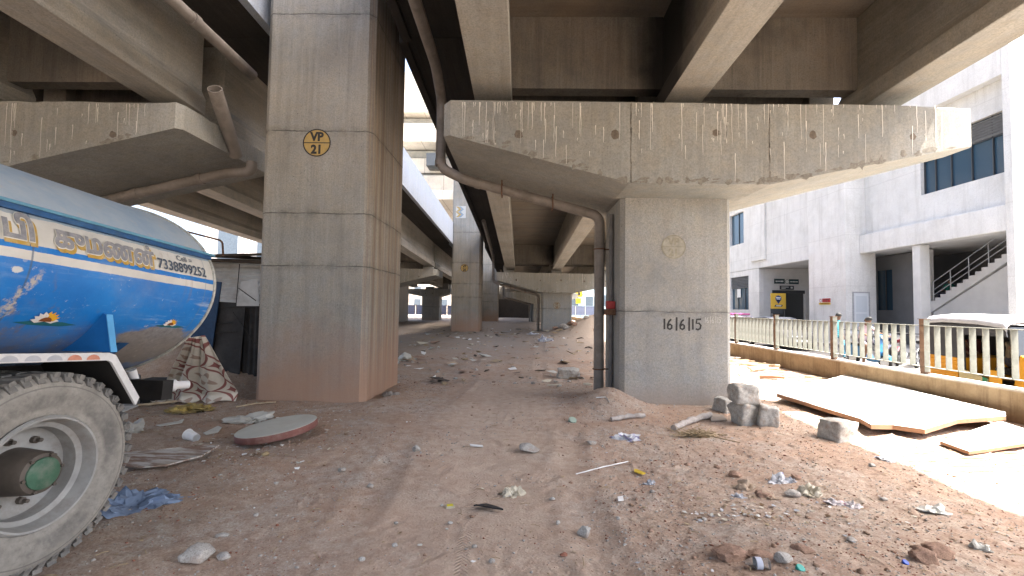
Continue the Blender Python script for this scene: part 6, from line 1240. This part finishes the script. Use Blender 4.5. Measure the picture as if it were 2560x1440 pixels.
bg_(325, 1272, 170, 50, BLUEC, 'rumpled pale blue cloth on the earth beside the truck wheel', 17, name='cloth', cat='cloth', rz=.35, crump=.75); bg_(470, 1030, 96, 24, plastic('straw heap', (.34, .26, .10), rough=1, print_=(.50, .38, .12)), 'yellow heap of husks and dry leaves below the printed cloth', 18, name='leaf_heap', cat='heap', crump=.9); bg_(318, 1092, 62, 46, plastic('cement sack', (.42, .41, .37), rough=.9), 'slumped cement sack behind the truck wheel', 19, name='sack', cat='sack', crump=.35)
bg_(1000, 905, 60, 18, MILK, 'pile of pale rags behind the right edge of the big column', 20); bg_(974, 992, 44, 16, plastic('grey sandal', (.26, .23, .20), rough=.9), 'old grey flattened shoe at the corner of the big column', 21, name='old_shoe', cat='shoe', crump=.3)
bg_(1363, 858, 40, 22, WHT, 'white torn box on the far earth beyond the pier', 23, group=None); bg_(1330, 838, 26, 8, WHT, 'white scrap on the far earth left of the half buried pier', 24); bg_(1185, 826, 26, 8, MILK, 'pale scrap at the foot of the column marked VP 20', 25)
# flat scraps
def scrap(u, v, pts, mat, label, th=.006, tilt=0.0, name='paper_scrap', cat='paper', lift=.012):
    c = foot(u, v); W3 = [foot(a, b, lift) for a, b in pts]; mb = MB(); mb.prism([q + Vector((0, 0, tilt * i)) for i, q in enumerate(W3)], (0, 0, th)); return tag(mb.build(name, mat, None, origin=c), label, cat)
scrap(530, 1080, [(508, 1086), (545, 1068), (554, 1072), (545, 1084), (515, 1090)], MILK, 'pale paper scrap between the cup and the round cover'); scrap(425, 1060, [(390, 1066), (445, 1056), (460, 1050), (455, 1060), (400, 1069)], MILK, 'long pale leaf sheath on the earth above the cup'); scrap(1505, 992, [(1487, 990), (1502, 984), (1524, 995), (1514, 1000), (1490, 996)], M['white'], 'torn cream card on the soil at the foot of the drain pipe', .012)
scrap(1193, 1117, [(1174, 1114), (1206, 1117), (1208, 1121), (1176, 1118)], M['white'], 'narrow white strip of plastic in the lane', .008); scrap(1600, 1185, [(1585, 1178), (1592, 1178), (1614, 1188), (1606, 1190), (1586, 1184)], plain('yellow peel', (.60, .42, .04), .6), 'yellow peel beside the thin stick', .01, name='fruit_peel', cat='peel'); scrap(1555, 1253, [(1544, 1248), (1557, 1246), (1559, 1255), (1546, 1257)], M['white'], 'tiny square white chip right of centre', .01)
scrap(320, 1040, [(282, 1036), (345, 1034), (300, 1054), (284, 1052)], plain('pale board', (.48, .47, .44), .8), 'triangular pale board corner behind the truck wheel', .01, name='board_offcut', cat='board', lift=.10); scrap(1760, 1053, [(1772, 1036), (1808, 1042), (1818, 1054), (1778, 1056)], plain('grey offcut', (.28, .24, .20), .9), 'grey wooden offcut at the end of the log', .015, name='board_offcut', cat='board')
scrap(1220, 1277, [(1184, 1270), (1215, 1267), (1240, 1275), (1258, 1284), (1232, 1282), (1190, 1275)], plastic('black plastic strip', (.02, .02, .022)), 'twisted black plastic strip in the lane below the cream bag', .012, .004, name='plastic_strip', cat='strip')
# plywood sheet by the wheel
g = G('peeling plywood'); n = g.noise(1, 7, .7, g.map((3, 14, 3), rot=(0, 0, .3))); c = g.mix(g.ramp(n, .46, .56), (.24, .165, .125), (.50, .48, .44)); PLY = g.fin(g.mix(g.ramp(g.noise(5, 6), .5, .7, 0, .6), c, (.36, .31, .25)), .9, .15)
W3 = [foot(297, 1178, .05), foot(300, 1152, .06), foot(430, 1136, .05), foot(548, 1126, .045), foot(505, 1150, .03), foot(415, 1174, .03), foot(350, 1181, .035)]
mb = MB(); mb.prism(W3, (0, 0, .014)); tag(mb.build('plywood_sheet', PLY, None, origin=foot(420, 1160)), 'peeling white and brown plywood sheet beside the truck wheel', 'board')
# round cover
p = foot(657, 1112); s = px(657, 1112, 1); t = thing('round_cover', p, 'round slab lid with a cream top and maroon rim lying tilted on the earth', 'lid'); mb = MB(); r_ = s * 99
mb.lathe([(0, 0), (r_ * .985, 0), (r_, .008), (r_, .066), (r_ * .99, .072)], (0, 0, 0), 'Z', 72); Rm = Matrix.Rotation(math.radians(-7.5), 3, 'Y') @ Matrix.Rotation(math.radians(2.5), 3, 'X'); mb.v = [tuple(p + Vector((0, .30, .055)) + Rm @ Vector(v)) for v in mb.v]; mb.build('rim', plain('dusty maroon paint', (.20, .085, .07), .8, var=.2, scale=7, dirt=(.32, .23, .19)), t, smooth=40)
mb = MB(); mb.lathe([(r_ * .988, .0725), (r_ * .98, .076), (0, .077)], (0, 0, 0), 'Z', 72); mb.v = [tuple(p + Vector((0, .30, .055)) + Rm @ Vector(v)) for v in mb.v]; mb.build('top_face', plain('dusty cream top', (.50, .50, .44), .85, var=.08, scale=3, dirt=(.40, .37, .31)), t, smooth=40)
rk(662, 1140, 22, 16, plain('yellowish lump', (.36, .28, .16), .9), 'yellowish lump wedged under the right side of the round cover', 61)
# cup, bottle, cap, small boxes, sticks
p = foot(474, 1102); s = px(474, 1102, 1); mb = MB(); L_, r0 = s * 34, s * 13; Rm = Matrix.Rotation(math.radians(100), 3, 'Y') @ Matrix.Rotation(.3, 3, 'Z'); mb.lathe([(r0 * .72, L_), (r0 * .70, L_ * .995), (r0 * .95, .004), (r0 * 1.06, 0), (r0 * 1.06, .006), (r0 * .98, .006), (r0 * .74, L_ * 1.0)], (0, 0, 0), 'Z', 28); mb.lathe([(r0 * .72, L_), (0, L_)], (0, 0, 0), 'Z', 28); mb.v = [tuple(p + Vector((-s * 14, .05, r0 * 1.0)) + Matrix.Rotation(-.35, 3, 'Z') @ Rm @ Vector(v)) for v in mb.v]; tag(mb.build('paper_cup', M['white'], None, origin=p, smooth=40), 'white cup lying on its side near the plywood sheet', 'cup')
p = foot(1895, 1424); s = px(1895, 1424, 1); t = thing('plastic_bottle', p, 'clear crushed plastic bottle lying at the bottom edge', 'bottle'); g = G('clear plastic'); g.fin((.90, .94, .95), .06, .5, Transmission_Weight=.92, IOR=1.12); mb = MB(); r0 = s * 15; mb.lathe([(.0, 0), (r0 * .8, 0), (r0, .006), (r0 * .92, s * 12), (r0, s * 18), (r0, s * 34), (r0 * .75, s * 44), (r0 * .4, s * 52), (r0 * .38, s * 58), (0, s * 58)], (0, 0, 0), 'X', 22); Rm = Matrix.Rotation(math.pi - .12, 3, 'Z'); mb.v = [tuple(p + Vector((s * 28, 0, r0 * .85)) + Rm @ Vector((v[0], v[1], v[2] * .85))) for v in mb.v]; mb.build('shell', g.mat, t, smooth=40)
mb = MB(); mb.lathe([(r0 * 1.03, s * 19), (r0 * 1.03, s * 33)], (0, 0, 0), 'X', 22, caps=(0, 0)); mb.v = [tuple(p + Vector((s * 28, 0, r0 * .85)) + Rm @ Vector((v[0], v[1], v[2] * .85))) for v in mb.v]; mb.build('label_band', plain('pale bottle label', (.50, .54, .62), .5), t, smooth=40)
def capdisc(u, v, w, col, label): p = foot(u, v); s = px(u, v, 1); mb = MB(); mb.lathe([(0, 0), (s * w / 2, 0), (s * w / 2, s * w * .34), (s * w * .44, s * w * .4), (0, s * w * .4)], p, 'Z', 20); o = mb.build('bottle_cap', plain(label[:12], col, .4, var=.05), None, origin=p, smooth=40); o.rotation_euler = (.5, .2, 0); tag(o, label, 'bottle cap')
capdisc(1999, 1424, 20, (.02, .30, .25), 'teal bottle cap right of the clear bottle'); capdisc(2262, 1408, 14, (.02, .08, .45), 'bright blue bottle cap near the big red clod'); capdisc(1430, 1054, 20, (.30, .37, .30), 'pale green plastic lid left of the short stick')
p = foot(1125, 1268); s = px(1125, 1268, 1); mb = MB(); mb.obox(p + Vector((0, 0, .008)), (s * 20, s * 16, .014), .3); mb.obox(p + Vector((0, 0, .0165)), (s * 15, s * 11, .002), .3, 1); tag(mb.build('matchbox', [plain('matchbox paper', (.42, .40, .30), .8), plain('matchbox yellow', (.58, .50, .02), .6)], None, origin=p), 'tiny yellow matchbox in the lane beside the tyre track', 'matchbox')
def stick(name, pts, r, mat, label, n=8, cat='stick', group=None):
    P = [foot(u, v, l + r) for u, v, l in pts]; mb = MB(); k = 6; Q = []
    for i in range(len(P) - 1):
        for j in range(k): Q.append(P[i].lerp(P[i + 1], j / k) + Vector((0, 0, .2 * r * math.sin(j * 2.1 + i))))
    Q.append(P[-1]); mb.tube(Q, [r * (1 - .15 * math.sin(i * 1.7)) for i in range(len(Q))], n); return tag(mb.build(name, mat, None, origin=P[0], smooth=50), label, cat, group)
WD = plain('bleached grey wood', (.38, .35, .32), .9, var=.25, scale=14, dirt=(.20, .15, .11)); BAM = plain('pale bamboo', (.46, .37, .25), .8, var=.2, scale=12, dirt=(.3, .18, .1)); STR = plain('dry straw', (.36, .28, .17), .95, var=.25, scale=30)
s = px(1730, 1070, 1); stick('log', [(1684, 1078, .0), (1725, 1062, .015), (1776, 1046, .02)], s * 7.5, WD, 'bleached grey log with a hollow end in front of the granite stack', 12, 'log'); stick('stick', [(1528, 1054, 0), (1570, 1048, .01), (1612, 1044, 0)], s * 6, WD, 'short split grey stick in front of the dated pier', 10)
stick('stick', [(1440, 1188, .005), (1505, 1172, .01), (1570, 1156, .005)], .0055, M['white'], 'thin straight whitish stick on the reddish earth'); stick('stick', [(345, 1018, .01), (420, 1014, .03), (500, 1003, .02)], .018, BAM, 'long pale branch at the foot of the printed cloth'); stick('stick', [(590, 1020, .005), (640, 1012, .01), (690, 1008, .005)], .011, BAM, 'thin forked twig left of the big column foot'); stick('stick', [(1850, 1108, 0), (1780, 1092, .0), (1730, 1072, .0)], .006, STR, 'dry stalk running right from the straw tuft')
# straw tuft
rr = random.Random(5); c = foot(1742, 1092); mb = MB()
for i in range(190):
    a = rr.uniform(0, 6.28); L_ = rr.uniform(.05, .17); b = c + Vector((rr.gauss(0, .10), rr.gauss(0, .03), rr.uniform(.005, .05))); d = Vector((math.cos(a), math.sin(a) * .5, rr.uniform(-.2, .4))).normalized(); nrm = Vector((-d.y, d.x, .3)); mb.tube([b, b + d * L_ * .5 + nrm * rr.uniform(-.03, .03), b + d * L_ + nrm * rr.uniform(-.05, .05)], .0042, 4, 0, False)
tag(mb.build('straw_tuft', STR, None, origin=c, fix=False), 'tangled tuft of dry straw below the grey log', 'straw')
# boards lying in the sunlight
SUNB = plain('white faced board', (.62, .60, .56), .7, var=.05, scale=2, dirt=(.5, .44, .36)); EDGE = plain('brown board edge', (.30, .17, .10), .9, var=.2, scale=10)
def board(label, pts, z, th, seed):
    P = [at_z(u, v, z + dz) for u, v, dz in pts]; cz = sum(P, Vector()) / len(P); t = thing('board_sheet', (cz.x, cz.y, hz(cz.x, cz.y)), label, 'board', 'white boards lying in the sun'); n = len(P); vs = P + [p - Vector((0, 0, th)) for p in P]; mb = MB(); mb.add(vs, [tuple(range(n - 1, -1, -1))]); mb.build('face', SUNB, t, fix=False); mb = MB(); mb.add(vs, [(i, (i + 1) % n, n + (i + 1) % n, n + i) for i in range(n)] + [tuple(range(n, 2 * n))]); mb.build('edge', EDGE, t, fix=False)
    return t
board('large white faced board with brown edge lying raised in the sunlight', [(1942, 984, 0), (2120, 934, 0), (2320, 985, 0), (2514, 1030, 0), (2515, 1040, 0), (2440, 1045, 0), (2395, 1048, .01), (2312, 1073, 0), (2232, 1062, .0), (2178, 1061, .01), (2150, 1046, 0)], .16, .055, 1); board('smaller white board lying in front of the right end of the large one', [(2350, 1102, 0), (2500, 1052, 0), (2620, 1090, 0), (2560, 1108, 0), (2470, 1122, 0), (2422, 1128, 0)], .09, .035, 2)
for i, (u, v) in enumerate(((2060, 1010), (2230, 1040), (2420, 1025))):
    p = at_z(u, v, .05); mb = MB(); mb.obox((p.x, p.y, .045), (.5, .08, .085), .3 * i); tag(mb.build('timber_block', TIMB, None, origin=p), ('timber block under the left end of the large white board', 'timber block under the middle of the large white board', 'timber block under the right end of the large white board')[i], 'timber')
# broken bamboo and timber heaped against the wall
rr = random.Random(12)
for i in range(26):
    u0 = rr.uniform(1822, 1900); v0 = 885 + (u0 - 1822) * .55 + rr.uniform(-4, 22); a = foot(u0, v0, .02 + rr.random() * .10); ang = rr.uniform(-.7, .5); L_ = rr.uniform(.25, .95); d = Vector((math.cos(ang), math.sin(ang) * 1.0, rr.uniform(-.08, .08))) * L_
    if a.x + d.x > WX - .05: d.x = -abs(d.x)
    e_ = a + d; e_.z = max(e_.z, hz(e_.x, e_.y) + .015); r_ = rr.uniform(.012, .035); mb = MB(); mb.tube([a, a.lerp(e_, .5) + Vector((0, 0, .01)), e_], [r_, r_ * 1.05, r_ * .9], 8); tag(mb.build('timber_piece', (BAM, WD, EDGE)[i % 3], None, origin=a, smooth=50), 'broken bamboo or timber piece heaped between the dated pier and the wall', 'timber', 'broken timber heap')
for i in range(12):
    u0 = rr.uniform(1880, 2010); v0 = 912 + (u0 - 1880) * .28 + rr.uniform(-4, 12); a = foot(u0, v0, .02); ang = rr.uniform(-.6, -.2); d = Vector((math.cos(ang), math.sin(ang), 0)) * rr.uniform(.3, .9); e_ = a + d
    if e_.x > WX - .05: continue
    e_.z = hz(e_.x, e_.y) + .02; mb = MB(); mb.tube([a, e_], .014, 7); tag(mb.build('timber_piece', (BAM, WD)[i % 2], None, origin=a, smooth=50), 'broken bamboo or timber piece heaped between the dated pier and the wall', 'timber', 'broken timber heap')
# reinforcing bars in the sun
RB = plain('brown rebar', (.34, .22, .14), .8, var=.2)
for i in range(15):
    v0 = 1128 + i * 4.0 + rr.uniform(-2, 2); a = foot(rr.uniform(2205, 2330) + i * 3, v0, .012); b = foot(rr.uniform(2560, 2680), v0 + rr.uniform(-10, 14), .012); mb = MB(); n_ = 10; mb.tube([a.lerp(b, j / n_) + Vector((0, .006 * math.sin(j * 1.3 + i), .004)) for j in range(n_ + 1)], .0045, 6, 0, False); tag(mb.build('steel_bar', RB, None, origin=a), 'thin brown reinforcing bar in the bundle lying in the sunlight', 'steel bar', 'bundle of reinforcing bars')

# ------------------------------------------------------------------ gravel and litter nobody could count
def scatter(name, n, gen, mats, seed, sub=1):
    rr = np.random.RandomState(seed); V, Fc = ICO[sub]; V = np.array([tuple(v) for v in V]); Fc = np.array(Fc); P = gen(rr, n); n = len(P); xs, ys, sz = P.T; zs = height(xs, ys)
    a = rr.rand(n) * 6.28; jit = 1 + (rr.rand(n, len(V), 1) - .5) * .7; sc = np.stack([.7 + rr.rand(n) * .8, .7 + rr.rand(n) * .6, .4 + rr.rand(n) * .5], -1)
    W = V[None] * jit * sc[:, None] * sz[:, None, None]; ca, sa = np.cos(a)[:, None], np.sin(a)[:, None]; X_ = W[..., 0] * ca - W[..., 1] * sa + xs[:, None]; Y_ = W[..., 0] * sa + W[..., 1] * ca + ys[:, None]; Z_ = W[..., 2] + (zs + sz * .12)[:, None]
    vv = np.stack([X_, Y_, Z_], -1).reshape(-1, 3); ff = (Fc[None] + (np.arange(n) * len(V))[:, None, None]).reshape(-1, 3)
    me = bpy.data.meshes.new(name); me.vertices.add(len(vv)); me.vertices.foreach_set('co', vv.astype(np.float32).ravel()); me.loops.add(ff.size); me.loops.foreach_set('vertex_index', ff.astype(np.int32).ravel()); me.polygons.add(len(ff)); me.polygons.foreach_set('loop_start', np.arange(len(ff), dtype=np.int32) * 3); me.polygons.foreach_set('loop_total', np.full(len(ff), 3, np.int32))
    for m_ in mats: me.materials.append(m_)
    me.polygons.foreach_set('material_index', np.repeat(rr.choice(len(mats), n, p=None), len(Fc)).astype(np.int32)); me.update(); o = bpy.data.objects.new(name, me); COL.objects.link(o); o['kind'] = 'stuff'; return o
def clear(P):
    x, y = P[:, 0], P[:, 1]; bad = ((x > -4.1) & (x < -2.3) & (y > 6.9) & (y < 9)) | ((x > 1.5) & (x < 3.4) & (y > 7.2) & (y < 8.6)) | (x > 6.9); return P[~bad]
def gen_grit(rr, n):
    y = .9 + 9.0 * rr.rand(n) ** 1.7; x = (rr.rand(n) - .5) * 2 * (1.35 * y + .3) + .2; k = perlin(x * .9 + 20, y * .9) + .40 * (x > .6) + .15 * (x < -1.4) - .25 * (np.abs(x + .4) < .9); keep = k + rr.rand(n) * .7 > .42; s = .0018 + .0075 * rr.rand(n) ** 5 + .0006 * y; return clear(np.stack([x, y, s], -1)[keep])
def gen_clod(rr, n):
    y = 1.0 + 7.5 * rr.rand(n) ** 1.5; x = (rr.rand(n) - .5) * 2 * (1.25 * y + .3) + .9; k = perlin(x * 1.1 + 2, y * 1.1 + 30) + .30 * (x > .8) - .12 * (np.abs(x + .3) < 1.0); keep = k + rr.rand(n) * .5 > .5; s = .005 + .017 * rr.rand(n) ** 5; return clear(np.stack([x, y, s], -1)[keep])
def gen_far(rr, n):
    y = 9 + 38 * rr.rand(n) ** 1.6; x = -6 + rr.rand(n) * 12.5; s = .012 + .045 * rr.rand(n) ** 5; return clear(np.stack([x, y, s], -1))
scatter('gravel', 60000, gen_grit, [GR2, CONCR, CLOD, BRK, GR], 3); scatter('earth_crumbs', 4200, gen_clod, [CLOD, CLOD, stone_mat('tan crumb', (.30, .205, .145), 24)], 4); scatter('far_rubble', 1700, gen_far, [GR2, CLOD, CONCR, GR], 5)
def litter(name, n, gen, mats, seed):
    rr = random.Random(seed); mb = MB()
    for _ in range(n):
        x, y, s = gen(rr); z = hz(x, y); a = rr.uniform(0, 6.28); k = rr.randint(4, 6); asp = rr.uniform(.25, .9); pts = []
        for i in range(k): b = 2 * math.pi * i / k + rr.uniform(-.3, .3); q = Vector((math.cos(b) * s, math.sin(b) * s * asp, 0)); pts.append(Vector((x, y, z + .004 + rr.uniform(0, .5) * s)) + Matrix.Rotation(a, 3, 'Z') @ q)
        mb.prism(pts, (0, 0, .0015), rr.randrange(len(mats)))
    o = mb.build(name, mats, None); o['kind'] = 'stuff'; return o
LM = [M['white'], MILK, PAPER, STR, STR, CREAM, WD, plain('leaf litter', (.16, .10, .055), .9, var=.3), SIL]
def g1(rr): y = 1.2 + 8 * rr.random() ** 1.3; return (rr.uniform(-1.2 * y, 1.05 * y), y, rr.uniform(.004, .02))
def g2(rr): y = rr.uniform(9, 32); return (rr.uniform(-2.2 - (y > 10) * 2.5, 3), y, rr.uniform(.03, .16) * (1 if rr.random() < .7 else 1.6))
def g3(rr): return (rr.gauss(1.75, .42), rr.gauss(3.55, .14), rr.uniform(.005, .025))
def g4(rr): return (rr.uniform(-3.4, -1.9), rr.uniform(4.2, 6.6), rr.uniform(.006, .03))
litter('litter_scraps', 420, g1, LM, 1); litter('far_litter', 300, g2, LM[:6] + [TIMB, CLOD], 2); litter('heap_scraps', 160, g3, LM, 3); litter('side_scraps', 180, g4, LM, 4)
def twigs(n, seed):
    rr = random.Random(seed); mb = MB()
    for _ in range(n):
        y = 1.3 + 7 * rr.random() ** 1.3; x = rr.uniform(-1.1 * y, 1.1 * y); L_ = rr.uniform(.02, .10); a = rr.uniform(0, 3.14); z = hz(x, y) + .004; d = Vector((math.cos(a), math.sin(a), 0)) * L_; p = Vector((x, y, z)); mb.tube([p, p + d * .5 + Vector((0, 0, .006)), p + d], .0014 + .0016 * rr.random(), 4, 0, False)
    o = mb.build('twig_litter', STR, None, fix=False); o['kind'] = 'stuff'
twigs(420, 8)
for o in bpy.data.objects:
    if '_base' in o: del o['_base']
